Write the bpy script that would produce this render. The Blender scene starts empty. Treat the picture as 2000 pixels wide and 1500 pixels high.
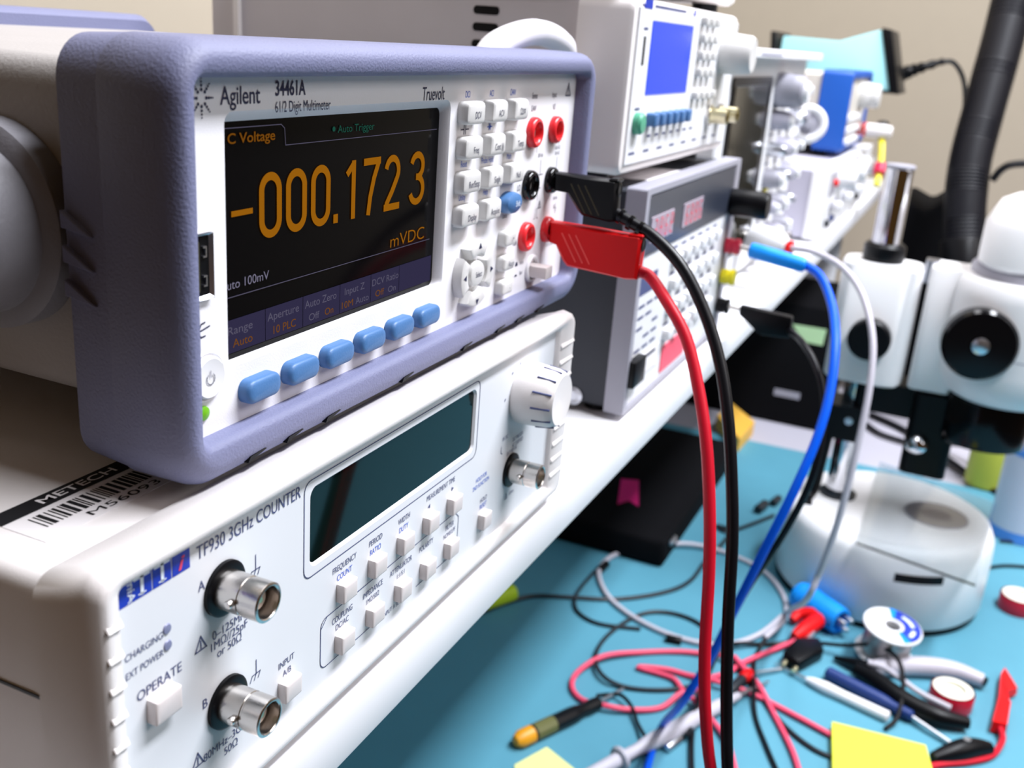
import bpy, bmesh, math, random
from mathutils import Vector, Matrix
random.seed(7)
SC = bpy.context.scene
COL = SC.collection
PI = math.pi

# ------------------------------------------------------------------ camera, world, lights, exposure
CAM_ROWS = ((0.415829, 0.267137, -0.869324), (-0.906519, 0.198341, -0.372672), (0.072868, 0.943026, 0.324641))
cam_data = bpy.data.cameras.new('camera')
cam_data.sensor_width = 36.0
cam_data.lens = 35.909
cam_data.clip_start = 0.01
cam_data.dof.use_dof = True
cam_data.dof.focus_distance = 0.292
cam_data.dof.aperture_fstop = 17.5
cam = bpy.data.objects.new('camera', cam_data)
cam.matrix_world = Matrix(CAM_ROWS).to_4x4()
cam.location = (-0.16845, -0.15430, 0.10969)
COL.objects.link(cam)
SC.camera = cam

world = bpy.data.worlds.new('world')
SC.world = world
world.use_nodes = True
world.node_tree.nodes['Background'].inputs[0].default_value = (1.0, 0.50, 0.14, 1)
world.node_tree.nodes['Background'].inputs[1].default_value = 0.06

def area(name, loc, target, sx, sy, power, color):
    d = bpy.data.lights.new(name, 'AREA')
    d.shape = 'RECTANGLE'; d.size = sx; d.size_y = sy; d.energy = power; d.color = color
    o = bpy.data.objects.new(name, d)
    o.location = loc
    o.rotation_euler = (Vector(target) - Vector(loc)).to_track_quat('-Z', 'Y').to_euler()
    COL.objects.link(o)
    return o
area('ceiling_light_front', (0.72, -0.70, 1.45), (0.72, -0.05, 0.0), 1.4, 0.26, 78, (0.91, 0.935, 1.0))
area('ceiling_light_back', (1.0, 0.12, 1.45), (1.0, 0.12, 0.0), 1.3, 0.3, 16, (0.96, 0.96, 1.0))
area('front_fill_light', (0.75, -2.0, 1.35), (0.4, 0.0, 0.0), 1.5, 0.9, 22, (0.98, 0.93, 0.92))  # added soft fill to brighten the instrument fronts, not a known window

SC.view_settings.view_transform = 'Standard'
SC.view_settings.look = 'None'
SC.view_settings.exposure = 0.0
SC.view_settings.gamma = 1.0

# ------------------------------------------------------------------ materials
def mat(name, col, rough=0.5, metal=0.0, bump=0.0, bscale=900.0, spec=0.5, coat=0.0, emit=None, estr=1.0, trans=0.0, alpha=1.0, vary=0.06, ior=1.45):
    m = bpy.data.materials.new(name)
    m.use_nodes = True
    nt = m.node_tree
    b = nt.nodes['Principled BSDF']
    tc = nt.nodes.new('ShaderNodeTexCoord')
    nz = nt.nodes.new('ShaderNodeTexNoise')
    nz.inputs['Scale'].default_value = bscale
    nz.inputs['Detail'].default_value = 3.0
    nt.links.new(tc.outputs['Object'], nz.inputs['Vector'])
    if vary > 0:
        lo = nt.nodes.new('ShaderNodeTexNoise')
        lo.inputs['Scale'].default_value = 30.0
        nt.links.new(tc.outputs['Object'], lo.inputs['Vector'])
        mx = nt.nodes.new('ShaderNodeMix'); mx.data_type = 'RGBA'
        mx.inputs['A'].default_value = tuple(c * (1 - vary) for c in col) + (1,)
        mx.inputs['B'].default_value = tuple(min(1, c * (1 + vary)) for c in col) + (1,)
        nt.links.new(lo.outputs['Fac'], mx.inputs['Factor'])
        nt.links.new(mx.outputs['Result'], b.inputs['Base Color'])
    else:
        b.inputs['Base Color'].default_value = tuple(col) + (1,)
    b.inputs['Roughness'].default_value = rough
    b.inputs['Metallic'].default_value = metal
    b.inputs['Specular IOR Level'].default_value = spec
    b.inputs['Coat Weight'].default_value = coat
    b.inputs['Transmission Weight'].default_value = trans
    b.inputs['Alpha'].default_value = alpha
    b.inputs['IOR'].default_value = ior
    if emit:
        b.inputs['Emission Color'].default_value = tuple(emit) + (1,)
        b.inputs['Emission Strength'].default_value = estr
    if bump > 0:
        bp = nt.nodes.new('ShaderNodeBump')
        bp.inputs['Strength'].default_value = bump
        bp.inputs['Distance'].default_value = 0.0004
        nt.links.new(nz.outputs['Fac'], bp.inputs['Height'])
        nt.links.new(bp.outputs['Normal'], b.inputs['Normal'])
    return m

M = {}
M['bumper'] = mat('violet_grey_rubber', (0.162, 0.172, 0.285), 0.55, bump=0.5, bscale=1400)
M['case_grey'] = mat('grey_case_plastic', (0.37, 0.35, 0.345), 0.5, bump=0.35, bscale=900)
M['white'] = mat('white_panel_plastic', (0.80, 0.79, 0.82), 0.42, bump=0.12, bscale=2000, vary=0.02)
M['cream'] = mat('warm_white_plastic', (0.82, 0.78, 0.77), 0.4, bump=0.1, bscale=1500, vary=0.02)
M['foil'] = mat('pale_blue_white_panel', (0.72, 0.735, 0.77), 0.45, vary=0.02)
M['key'] = mat('grey_key_plastic', (0.64,0.63,0.62), 0.4, vary=0.02)
M['key_warm'] = mat('warm_key_plastic', (0.70,0.64,0.63), 0.42, vary=0.02)
M['blue_key'] = mat('blue_rubber_key', (0.062, 0.165, 0.37), 0.42, bump=0.15, bscale=1500)
M['screen'] = mat('black_display_glass', (0.0015, 0.0015, 0.002), 0.10, vary=0, spec=0.12)
M['green_glass'] = mat('dark_green_display_window', (0.002, 0.006, 0.005), 0.05, vary=0, spec=0.22)
M['digit'] = mat('amber_digit_glow', (0.0, 0.0, 0.0), 0.5, vary=0, emit=(0.42, 0.15, 0.006), estr=0.72, spec=0)
M['digit_dim'] = mat('amber_text_glow', (0.0, 0.0, 0.0), 0.5, vary=0, emit=(0.34, 0.12, 0.01), estr=0.5, spec=0)
M['lcd_grey'] = mat('grey_text_glow', (0.0, 0.0, 0.0), 0.5, vary=0, emit=(0.30, 0.28, 0.40), estr=0.6, spec=0)
M['lcd_dim'] = mat('dim_text_glow', (0.0, 0.0, 0.0), 0.5, vary=0, emit=(0.12, 0.11, 0.17), estr=0.8, spec=0)
M['lcd_green'] = mat('green_text_glow', (0.0, 0.0, 0.0), 0.5, vary=0, emit=(0.015, 0.10, 0.07), estr=0.7, spec=0)
M['lcd_tab'] = mat('violet_tab_glow', (0.0, 0.0, 0.0), 0.5, vary=0, emit=(0.030, 0.026, 0.062), estr=1.0, spec=0)
M['ink'] = mat('navy_print', (0.012, 0.014, 0.06), 0.6, vary=0)
M['ink_soft'] = mat('slate_print', (0.07, 0.085, 0.20), 0.6, vary=0)
M['ink_blue'] = mat('blue_print', (0.03, 0.11, 0.55), 0.6, vary=0)
M['logo_blue'] = mat('royal_blue_badge', (0.008, 0.035, 0.42), 0.5, vary=0)
M['ink_white'] = mat('white_print', (0.75, 0.82, 0.9), 0.6, vary=0)
M['ink_red'] = mat('red_print', (0.75, 0.06, 0.12), 0.6, vary=0)
M['ink_black'] = mat('black_print', (0.006, 0.006, 0.008), 0.6, vary=0)
M['paper'] = mat('white_label_paper', (0.80, 0.77, 0.78), 0.6, vary=0.02)
M['red'] = mat('red_plug_plastic', (0.72, 0.006, 0.008), 0.4, vary=0.03, spec=0.22)
M['red_jack'] = mat('red_jack_plastic', (0.72, 0.022, 0.030), 0.3, vary=0.03)
M['red_cable'] = mat('red_silicone_cable', (0.55, 0.006, 0.022), 0.42, vary=0.03, spec=0.3)
M['pink_cable'] = mat('pink_red_cable', (0.78, 0.07, 0.14), 0.45, vary=0.03)
M['black'] = mat('black_plastic', (0.003, 0.003, 0.004), 0.36, vary=0, spec=0.2)
M['black_gloss'] = mat('black_gloss_plastic', (0.003, 0.003, 0.004), 0.15, vary=0, spec=0.35)
M['black_matt'] = mat('black_matt_fabric', (0.004, 0.004, 0.005), 0.9, vary=0, spec=0.1, bump=0.3, bscale=700)
M['black_cable'] = mat('black_rubber_cable', (0.004,0.004,0.006), 0.35, vary=0, spec=0.3)
M['dark_cable'] = mat('dark_grey_cable', (0.014, 0.018, 0.024), 0.4, vary=0)
M['blue_cable'] = mat('blue_silicone_cable', (0.0, 0.095, 0.72), 0.4, vary=0.02, spec=0.25)
M['sky_blue'] = mat('sky_blue_plastic', (0.010, 0.28, 0.85), 0.4, vary=0.02, spec=0.3)
M['grey_cable'] = mat('pale_grey_cable', (0.50, 0.48, 0.54), 0.45, vary=0.02)
M['white_cable'] = mat('white_cable_sheath', (0.72, 0.70, 0.74), 0.4, vary=0.02)
M['metal'] = mat('nickel_metal', (0.62, 0.59, 0.56), 0.24, metal=1.0, vary=0.05, bump=0.08, bscale=1500)
M['chrome'] = mat('chrome_steel', (0.72, 0.72, 0.76), 0.1, metal=1.0, vary=0)
M['steel'] = mat('satin_steel', (0.62, 0.63, 0.68), 0.3, metal=1.0, vary=0.03)
M['brass'] = mat('brass_metal', (0.74, 0.66, 0.42), 0.3, metal=1.0, vary=0.03)
M['dark_side'] = mat('charcoal_painted_steel', (0.030, 0.034, 0.045), 0.55, bump=0.25, bscale=1200)
M['grey_case'] = mat('grey_painted_steel', (0.62, 0.59, 0.61), 0.5, bump=0.1, bscale=1200)
M['beige_case'] = mat('beige_painted_steel', (0.62, 0.59, 0.53), 0.5, vary=0.02)
M['silver_bezel'] = mat('silver_grey_bezel', (0.34,0.335,0.39), 0.45, vary=0.02)
M['panel_white'] = mat('bright_white_panel', (0.76,0.76,0.78), 0.45, vary=0.01)
M['panel_dark'] = mat('dark_slate_panel', (0.030, 0.036, 0.055), 0.3, vary=0)
M['lcd_blue'] = mat('blue_lcd_glow', (0.0, 0.004, 0.05), 0.16, vary=0, spec=0.3, emit=(0.008, 0.075, 0.95), estr=0.95)
M['scope_glass'] = mat('dark_olive_glass', (0.020, 0.018, 0.012), 0.08, vary=0, spec=0.6)
M['green_key'] = mat('green_button_plastic', (0.08, 0.36, 0.22), 0.4, vary=0.02)
M['lavender'] = mat('lavender_grey_case', (0.44, 0.43, 0.52), 0.5, vary=0.02)
M['blue_rubber'] = mat('blue_rubber_bumper', (0.006, 0.085, 0.42), 0.5, vary=0.03)
M['cyan_case'] = mat('pale_cyan_case', (0.36, 0.72, 0.77), 0.45, vary=0.02)
M['yellow'] = mat('yellow_plastic', (0.80, 0.68, 0.01), 0.4, vary=0.02)
M['shelf'] = mat('white_laminate', (0.84, 0.84, 0.87), 0.42, vary=0.015)
M['shelf_top'] = M['shelf']
M['desk'] = mat('grey_laminate_desk', (0.46, 0.45, 0.52), 0.5, vary=0.02)
M['mat'] = mat('teal_bench_mat', (0.084, 0.28, 0.375), 0.55, vary=0.04, bump=0.12, bscale=500)
M['wall'] = mat('beige_wall_paint', (0.385, 0.337, 0.266), 0.85, vary=0.02, bump=0.1, bscale=80)
M['floor'] = mat('grey_floor_vinyl', (0.05, 0.042, 0.035), 0.6, vary=0.05)
M['note'] = mat('yellow_note_paper', (0.66, 0.68, 0.055), 0.8, vary=0.02)
M['note_pale'] = mat('pale_yellow_note_paper', (0.72, 0.74, 0.28), 0.8, vary=0.02)
M['note_green'] = mat('pale_green_note_paper', (0.55, 0.80, 0.45), 0.8, vary=0.02)
M['pink'] = mat('magenta_paper_tab', (0.62, 0.005, 0.16), 0.6, vary=0)
M['lime'] = mat('lime_plastic', (0.52, 0.72, 0.01), 0.45, vary=0.02)
M['orange'] = mat('orange_plastic', (0.70, 0.30, 0.01), 0.4, vary=0.03)
M['amber_box'] = mat('amber_card_box', (0.75, 0.42, 0.06), 0.6, vary=0.05)
M['navy'] = mat('navy_plastic', (0.012, 0.035, 0.16), 0.4, vary=0.03)
M['tape_red'] = mat('red_vinyl_tape', (0.62, 0.01, 0.035), 0.4, vary=0.02)
M['tape_core'] = mat('ivory_tape_core', (0.78, 0.76, 0.66), 0.6, vary=0.02)
M['solder'] = mat('solder_wire', (0.48, 0.46, 0.45), 0.4, metal=0.8, vary=0.1, bump=0.5, bscale=300)
M['clear'] = mat('clear_acrylic', (0.93, 0.97, 0.99), 0.06, trans=1.0, vary=0, ior=1.3)
M['glass_disc'] = mat('grey_glass_stage', (0.22, 0.20, 0.22), 0.12, vary=0.2, spec=0.6)
M['olive'] = mat('olive_yellow_plastic', (0.42, 0.44, 0.05), 0.5, vary=0.04)
M['can_blue'] = mat('blue_can_print', (0.09, 0.28, 0.75), 0.4, vary=0.04)
M['can_white'] = mat('white_can_print', (0.62, 0.63, 0.74), 0.4, vary=0.03)
M['led_red'] = mat('red_segment_glow', (0.10, 0.02, 0.03), 0.3, vary=0, emit=(0.9, 0.06, 0.12), estr=0.75)
M['led_back'] = mat('pale_pink_display_window', (0.36, 0.31, 0.38), 0.25, vary=0.1)
M['led_green'] = mat('green_led_glow', (0.10, 0.28, 0.01), 0.35, vary=0, emit=(0.12, 0.36, 0.01), estr=0.45)
M['grey_dot'] = mat('grey_indicator_lens', (0.20, 0.21, 0.34), 0.4, vary=0)
M['hose'] = mat('black_ribbed_hose', (0.003,0.003,0.006), 0.5, vary=0, spec=0.3)
M['bnc_face'] = mat('ivory_insulator', (0.50, 0.40, 0.33), 0.5, vary=0)

# ------------------------------------------------------------------ mesh helpers
def bm_new(): return bmesh.new()

def join(dst, src, mtx=None):
    if mtx is not None: bmesh.ops.transform(src, matrix=mtx, verts=src.verts)
    me = bpy.data.meshes.new('tmp'); src.to_mesh(me); src.free()
    dst.from_mesh(me); bpy.data.meshes.remove(me)
    return dst

def bevel(bm, w, seg=2, ang=0.5):
    if w <= 0: return bm
    bm.normal_update()
    es = [e for e in bm.edges if len(e.link_faces) == 2 and e.calc_face_angle(0) > ang]
    bmesh.ops.bevel(bm, geom=es, offset=w, segments=seg, profile=0.5, affect='EDGES', clamp_overlap=True)
    return bm

def box(x0, x1, y0, y1, z0, z1, bv=0.0, seg=2):
    b = bmesh.new()
    vs = [b.verts.new(p) for p in ((x0,y0,z0),(x1,y0,z0),(x1,y1,z0),(x0,y1,z0),(x0,y0,z1),(x1,y0,z1),(x1,y1,z1),(x0,y1,z1))]
    for f in ((3,2,1,0),(4,5,6,7),(0,1,5,4),(1,2,6,5),(2,3,7,6),(3,0,4,7)): b.faces.new([vs[i] for i in f])
    return bevel(b, bv, seg)

def rr(cx, cz, w, h, r, n=5):
    """rounded rectangle in (x, z), counter-clockwise seen from -y"""
    r = min(r, w/2 - 1e-6, h/2 - 1e-6); out = []
    for ax, az, a0 in ((1,-1,-90),(1,1,0),(-1,1,90),(-1,-1,180)):
        for k in range(n+1):
            a = math.radians(a0 + 90.0*k/n)
            out.append((cx + ax*(w/2-r) + r*math.cos(a), cz + az*(h/2-r) + r*math.sin(a)))
    return out

def loft(loops, cap0=True, cap1=True, closed=True):
    """loops: lists of 3-D points with equal counts"""
    b = bmesh.new()
    L = [[b.verts.new(p) for p in lp] for lp in loops]
    n = len(L[0])
    for A, B in zip(L, L[1:]):
        for i in range(n if closed else n-1):
            j = (i+1) % n
            b.faces.new((A[i], A[j], B[j], B[i]))
    if cap0: b.faces.new(list(reversed(L[0])))
    if cap1: b.faces.new(L[-1])
    bmesh.ops.recalc_face_normals(b, faces=b.faces)
    return b

def rrY(x0, x1, z0, z1, r, y, n=5):
    return [(x, y, z) for x, z in rr((x0+x1)/2, (z0+z1)/2, x1-x0, z1-z0, r, n)]

def pad_key(cx, cz, w, h, r, y0, y1, e=0.0012, dome=0.0003, n=6):
    """a moulded key standing out of a front panel from y0 (panel) to y1 (face, more negative)"""
    e = min(e, h*0.28)
    def lp(i, y): return rrY(cx-w/2+i, cx+w/2-i, cz-h/2+i, cz+h/2-i, max(r-i, 0.0003), y, n)
    L = [lp(0, y0)] + [lp(e*(1-math.cos(a)), y1+e*(1-math.sin(a))) for a in (0, PI/8, PI/4, 3*PI/8, PI/2)]
    return loft(L + [lp(min(e*1.5, h*.4), y1-dome*.5)], cap0=False)

def prism(poly, axis, a, b_, bv=0.0, seg=2):
    """extrude a 2-D polygon along an axis: x -> (y,z), y -> (x,z), z -> (x,y)"""
    def P(u, v, t): return {'x': (t,u,v), 'y': (u,t,v), 'z': (u,v,t)}[axis]
    b = loft([[P(u,v,a) for u,v in poly], [P(u,v,b_) for u,v in poly]])
    return bevel(b, bv, seg)

def frame_to(p0, d):
    return Matrix.Translation(Vector(p0)) @ Vector((0,0,1)).rotation_difference(Vector(d).normalized()).to_matrix().to_4x4()

def lathe(prof, p0=(0,0,0), d=(0,0,1), seg=32, cap0=True, cap1=True):
    """profile of (radius, height) turned about direction d from p0"""
    loops = [[(max(r,1e-5)*math.cos(2*PI*k/seg), max(r,1e-5)*math.sin(2*PI*k/seg), h) for k in range(seg)] for r, h in prof]
    b = loft(loops, cap0, cap1)
    bmesh.ops.transform(b, matrix=frame_to(p0, d), verts=b.verts)
    return b

def cyl(p0, p1, r, seg=24, bv=0.0, r1=None):
    d = Vector(p1) - Vector(p0); L = d.length; r1 = r if r1 is None else r1
    if bv > 0: pr = [(r-bv,0),(r-bv*.3,bv*.3),(r,bv),(r1,L-bv),(r1-bv*.3,L-bv*.3),(r1-bv,L)]
    else: pr = [(r,0),(r1,L)]
    return lathe(pr, p0, d, seg)

def spline(pts, k=6):
    P = [Vector(p) for p in pts]; out = []
    for i in range(len(P)-1):
        p0 = P[i-1] if i > 0 else P[i]*2 - P[i+1]
        p1, p2 = P[i], P[i+1]
        p3 = P[i+2] if i+2 < len(P) else P[i+1]*2 - P[i]
        for s in range(k):
            t = s/k
            out.append(0.5*((2*p1) + (p2-p0)*t + (2*p0-5*p1+4*p2-p3)*t*t + (3*p1-p0-3*p2+p3)*t**3))
    out.append(P[-1]); return out

def tube(pts, r, seg=10, k=6, radii=None):
    P = spline(pts, k) if k > 1 else [Vector(p) for p in pts]
    T = [(P[min(i+1,len(P)-1)] - P[max(i-1,0)]).normalized() for i in range(len(P))]
    n = T[0].orthogonal().normalized(); loops = []
    for i, (p, t) in enumerate(zip(P, T)):
        n = (n - t*n.dot(t)).normalized(); bn = t.cross(n)
        rad = r if radii is None else radii(i/(len(P)-1))
        loops.append([p + (n*math.cos(2*PI*a/seg) + bn*math.sin(2*PI*a/seg))*rad for a in range(seg)])
    return loft(loops)

def torus(c, d, R0, r, seg=40, s2=12):
    loops = [[((R0+r*math.cos(2*PI*j/s2))*math.cos(2*PI*i/seg), (R0+r*math.cos(2*PI*j/s2))*math.sin(2*PI*i/seg), r*math.sin(2*PI*j/s2)) for j in range(s2)] for i in range(seg)]
    b = bmesh.new(); L = [[b.verts.new(p) for p in lp] for lp in loops]
    for i in range(seg):
        A, B = L[i], L[(i+1) % seg]
        for j in range(s2): b.faces.new((A[j], B[j], B[(j+1)%s2], A[(j+1)%s2]))
    bmesh.ops.recalc_face_normals(b, faces=b.faces)
    bmesh.ops.transform(b, matrix=frame_to(c, d), verts=b.verts); return b

def flat(poly3):
    b = bmesh.new(); b.faces.new([b.verts.new(p) for p in poly3]); return b

def strip(pts, w, mapf):
    """a printed line of width w along 2-D points"""
    b = bmesh.new()
    for (x0,z0), (x1,z1) in zip(pts, pts[1:]):
        dx, dz = x1-x0, z1-z0; L = math.hypot(dx, dz) or 1e-9; nx, nz = -dz/L*w/2, dx/L*w/2; ex, ez = dx/L*w/2, dz/L*w/2
        b.faces.new([b.verts.new(mapf(*q)) for q in ((x0-ex+nx,z0-ez+nz),(x0-ex-nx,z0-ez-nz),(x1+ex-nx,z1+ez-nz),(x1+ex+nx,z1+ez+nz))])
    return b

ORG = {}
def obj(name, bm, m, parent=None, smooth=0.6):
    bm.normal_update()
    if smooth:
        for f in bm.faces: f.smooth = True
        for e in bm.edges:
            if len(e.link_faces) == 2 and e.calc_face_angle(0) > smooth: e.smooth = False
    if parent is not None: org = ORG[parent.name]
    else:
        xs = [v.co for v in bm.verts]
        org = Vector(((min(c.x for c in xs)+max(c.x for c in xs))/2, (min(c.y for c in xs)+max(c.y for c in xs))/2, min(c.z for c in xs)))
    bmesh.ops.translate(bm, vec=-org, verts=bm.verts)
    me = bpy.data.meshes.new(name); bm.to_mesh(me); bm.free()
    me.materials.append(m if not isinstance(m, str) else M[m])
    o = bpy.data.objects.new(name, me); COL.objects.link(o)
    if parent is not None: o.parent = parent
    else: o.location = org
    ORG[o.name] = org
    return o

def tag(o, label, cat, group=None):
    o['label'] = label; o['category'] = cat
    if group: o['group'] = group
    return o

def thing(name, label, cat, loc, group=None):
    o = bpy.data.objects.new(name, None); o.empty_display_size = 0.02
    COL.objects.link(o); o.location = loc; ORG[o.name] = Vector(loc)
    return tag(o, label, cat, group)

def struct(name, bm, m):
    o = obj(name, bm, m, smooth=0); o['kind'] = 'structure'; return o

# ------------------------------------------------------------------ lettering
_font_cache = {}
def glyphs(s, bold=0.0, shear=0.0):
    key = (s, bold, shear)
    if key not in _font_cache:
        cu = bpy.data.curves.new('txt', 'FONT'); cu.body = s; cu.offset = bold; cu.shear = shear; cu.resolution_u = 5
        to = bpy.data.objects.new('txt', cu)
        COL.objects.link(to)
        bpy.context.view_layer.update()
        ev = to.evaluated_get(bpy.context.evaluated_depsgraph_get())
        me = bpy.data.meshes.new_from_object(ev)
        co = [tuple(v.co[:2]) for v in me.vertices]; fc = [tuple(p.vertices) for p in me.polygons]
        bpy.data.meshes.remove(me)
        bpy.data.objects.remove(to); bpy.data.curves.remove(cu)
        _font_cache[key] = (co, fc)
    return _font_cache[key]

def text(bm, s, x0, x1, z, h, mapf, bold=0.0, shear=0.0):
    """set s between x0 and x1 with its baseline at z and capitals h tall"""
    co, fc = glyphs(s, bold, shear)
    if not co: return
    a = min(c[0] for c in co); b = max(c[0] for c in co)
    sx = (x1-x0)/(b-a); sz = h/0.73
    vs = [bm.verts.new(mapf(x0+(u-a)*sx, z+v*sz)) for u, v in co]
    for f in fc:
        try: bm.faces.new([vs[i] for i in f])
        except ValueError: pass

def ctext(bm, s, cx, z, h, mapf, cond=0.8, bold=0.0, shear=0.0):
    """centred text of natural width times cond"""
    co, fc = glyphs(s, bold, shear)
    w = (max(c[0] for c in co) - min(c[0] for c in co)) * h/0.73 * cond
    text(bm, s, cx-w/2, cx+w/2, z, h, mapf, bold, shear)

def on_y(y): return lambda u, v: (u, y, v)
def on_z(z): return lambda u, v: (u, v, z)

M['grip_line_dark'] = mat('olive_grip_line', (0.045, 0.04, 0.018), 0.5, vary=0)
M['grip_line_red'] = mat('light_red_grip_line', (0.85, 0.10, 0.09), 0.5, vary=0)
M['micro_white'] = mat('microscope_white_enamel', (0.92, 0.91, 0.92), 0.35, vary=0.01)

def stroke(bm, pts, w, mapf):
    """constant-width mitred stroke along 2-D points"""
    n = len(pts); L = []; Rr = []
    for i, (x, z) in enumerate(pts):
        a = Vector(pts[max(i-1,0)]); c = Vector(pts[min(i+1,n-1)]); p = Vector((x,z))
        d0 = (p-a).normalized() if i > 0 else (c-p).normalized(); d1 = (c-p).normalized() if i < n-1 else d0
        m = (d0+d1).normalized(); nn = Vector((-m.y,m.x)); k = w/2/max(.5, nn.dot(Vector((-d1.y,d1.x))))
        L.append(p+nn*k); Rr.append(p-nn*k)
    vl = [bm.verts.new(mapf(*q)) for q in L]; vr = [bm.verts.new(mapf(*q)) for q in Rr]
    for i in range(n-1): bm.faces.new((vl[i], vr[i], vr[i+1], vl[i+1]))
M['handle_grey'] = mat('handle_grey_plastic', (0.23, 0.225, 0.25), 0.45, bump=0.3, bscale=900)

# ------------------------------------------------------------------ the setting
SH = -0.083          # shelf top
DK = -0.42           # bench top (mat surface)
struct('floor', box(-2.2, 2.6, -2.8, 0.5, -1.16, -1.14), 'floor')
struct('wall_back', box(-0.3, 2.25, 0.45, 0.5, -1.14, 1.6), 'wall')
struct('wall_end', box(2.2, 2.25, -2.8, 0.45, -1.14, 1.6), 'wall')
t = thing('workbench', 'long grey laminate workbench below the white instrument shelf', 'workbench', (0.9, 0.0, -1.14))
obj('bench_top', box(-0.085, 2.18, -0.62, 0.449, DK-0.034, DK-0.004, 0.002), 'desk', t)
for lx in (-0.05, 2.1):
    for ly in (-0.55, 0.38): obj('leg', box(lx-0.025, lx+0.025, ly-0.025, ly+0.025, -1.14, DK-0.034, 0.003), 'silver_bezel', t)
tag(obj('bench_mat', prism([(-0.05,-0.60), (1.2450,-0.60), (1.2330,0.063), (1.2250,0.40), (-0.05,0.40)], 'z', DK-0.004, DK, 0.0008, 1), 'mat'),
    'pale teal antistatic mat covering the bench under the tangled leads', 'mat')
t = thing('instrument_shelf', 'white raised shelf carrying the row of test instruments', 'shelf', (0.6, 0.2, DK))
obj('shelf_board', box(-0.085, 1.72, -0.0158, 0.43, SH-0.0195, SH, 0.0012), 'shelf', t)
for lx in (-0.075, 1.60):
    obj('shelf_support', box(lx, lx+0.02, 0.03, 0.42, DK-0.004, SH-0.0195, 0.001), 'shelf', t)

# ------------------------------------------------------------------ bench multimeter (top of the front stack)
mm = thing('digital_multimeter', 'grey rubber-framed multimeter with amber digits on a dark screen, on the frequency counter', 'multimeter', (0.125, 0.13, 0.0))
# rubber front bumper: a ring lofted round the front panel
B = [(0.0015,0.2497,0.0012,0.1030,.010, .032),(0.0003,0.2509,0.0003,0.1038,.011, .0195),(0.0003,0.2509,0.0003,0.1038,.011, .0192),(0.0,0.2512,0.0,0.1040,.011, .0185),(0.0,0.2512,0.0,0.1040,.0115, .0040),
     (0.0002,0.2510,0.0006,0.1037,.0115, .0016),(0.0006,0.2506,0.0020,0.1030,.0112, -.0004),(0.0013,0.2499,0.0036,0.1021,.0108,-.0018),(0.0022,0.2488,0.0052,0.1010,.010,-.0027),(0.0032,0.2474,0.0066,0.0998,.0092,-.0030),
     (0.0050,0.2436,0.0096,0.0972,.0042,-.0030),(0.0057,0.2426,0.0110,0.0965,.0034,-.0024),(0.0072,0.2414,0.0116,0.0958,.003,.0000),(0.0080,0.2408,0.0118,0.0955,.003,.0040),(0.0080,0.2408,0.0118,0.0955,.003,.028)]
obj('front_bumper', loft([rrY(a,b,c,d,r,y,8) for a,b,c,d,r,y in B], False, False), 'bumper', mm, smooth=0.9)
for vx in (0.022, 0.038, 0.056, 0.098, 0.140, 0.168, 0.186, 0.206):
    obj('vent_slot', prism([(vx,0.0026),(vx+0.0075,0.0042),(vx+0.0068,0.0046),(vx+0.001,0.0040)], 'y', -0.0024, 0.001), 'black', mm, smooth=0)
bmr = bm_new()
for gz in (0.0630, 0.0550, 0.0470):
    join(bmr, prism([(0.0318, gz+0.0016),(0.0318, gz-0.0024),(0.0225, gz-0.0036)], 'x', -0.0004, 0.0012, 0.0002, 1))
obj('grip_ribs', bmr, 'bumper', mm)
cs = [(0.0085,0.2427,0.0150,0.0972,.007,.030),(0.0085,0.2427,0.0150,0.0972,.007,.238)]
obj('case', loft([rrY(a,b,c,d,r,y,6) for a,b,c,d,r,y in cs]), 'case_grey', mm)
rb = [(0.002,0.249,0.002,0.1020,.010,.232),(0.0,0.2512,0.0,0.1046,.012,.236),(0.0,0.2512,0.0,0.1046,.012,.256),(0.004,0.247,0.004,0.1010,.010,.262)]
obj('rear_bumper', loft([rrY(a,b,c,d,r,y,6) for a,b,c,d,r,y in rb]), 'bumper', mm)
for fx in (0.03, 0.221):
    for fy in (0.045, 0.21): obj('foot', box(fx-0.008, fx+0.008, fy-0.008, fy+0.008, -0.0036, 0.0155, 0.001), 'black', mm)
hd = obj('carry_handle', tube([(-0.006,0.075,0.057),(-0.0068,0.12,0.058),(-0.0068,0.29,0.056),(0.004,0.312,0.056),(0.125,0.316,0.056),(0.247,0.312,0.056),(0.258,0.29,0.056),(0.258,0.12,0.058),(0.257,0.075,0.057)], 0.0085, 14, 5), 'handle_grey', mm)
for sx, d in ((0.0086, -1), (0.2426, 1)):
    obj('handle_hub', lathe([(0.0255,0),(0.0255,0.0065),(0.0225,0.0085)], (sx,0.0600,0.057), (d,0,0), 48), 'handle_grey', mm)
    obj('handle_pivot', lathe([(0.0208,0),(0.0208,0.0125),(0.0195,0.0165),(0.0160,0.0192),(0.010,0.0206),(0.0,0.0212)], (sx+d*0.006,0.0590,0.057), (d,0,0), 48), 'handle_grey', mm, smooth=1.0)
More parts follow.
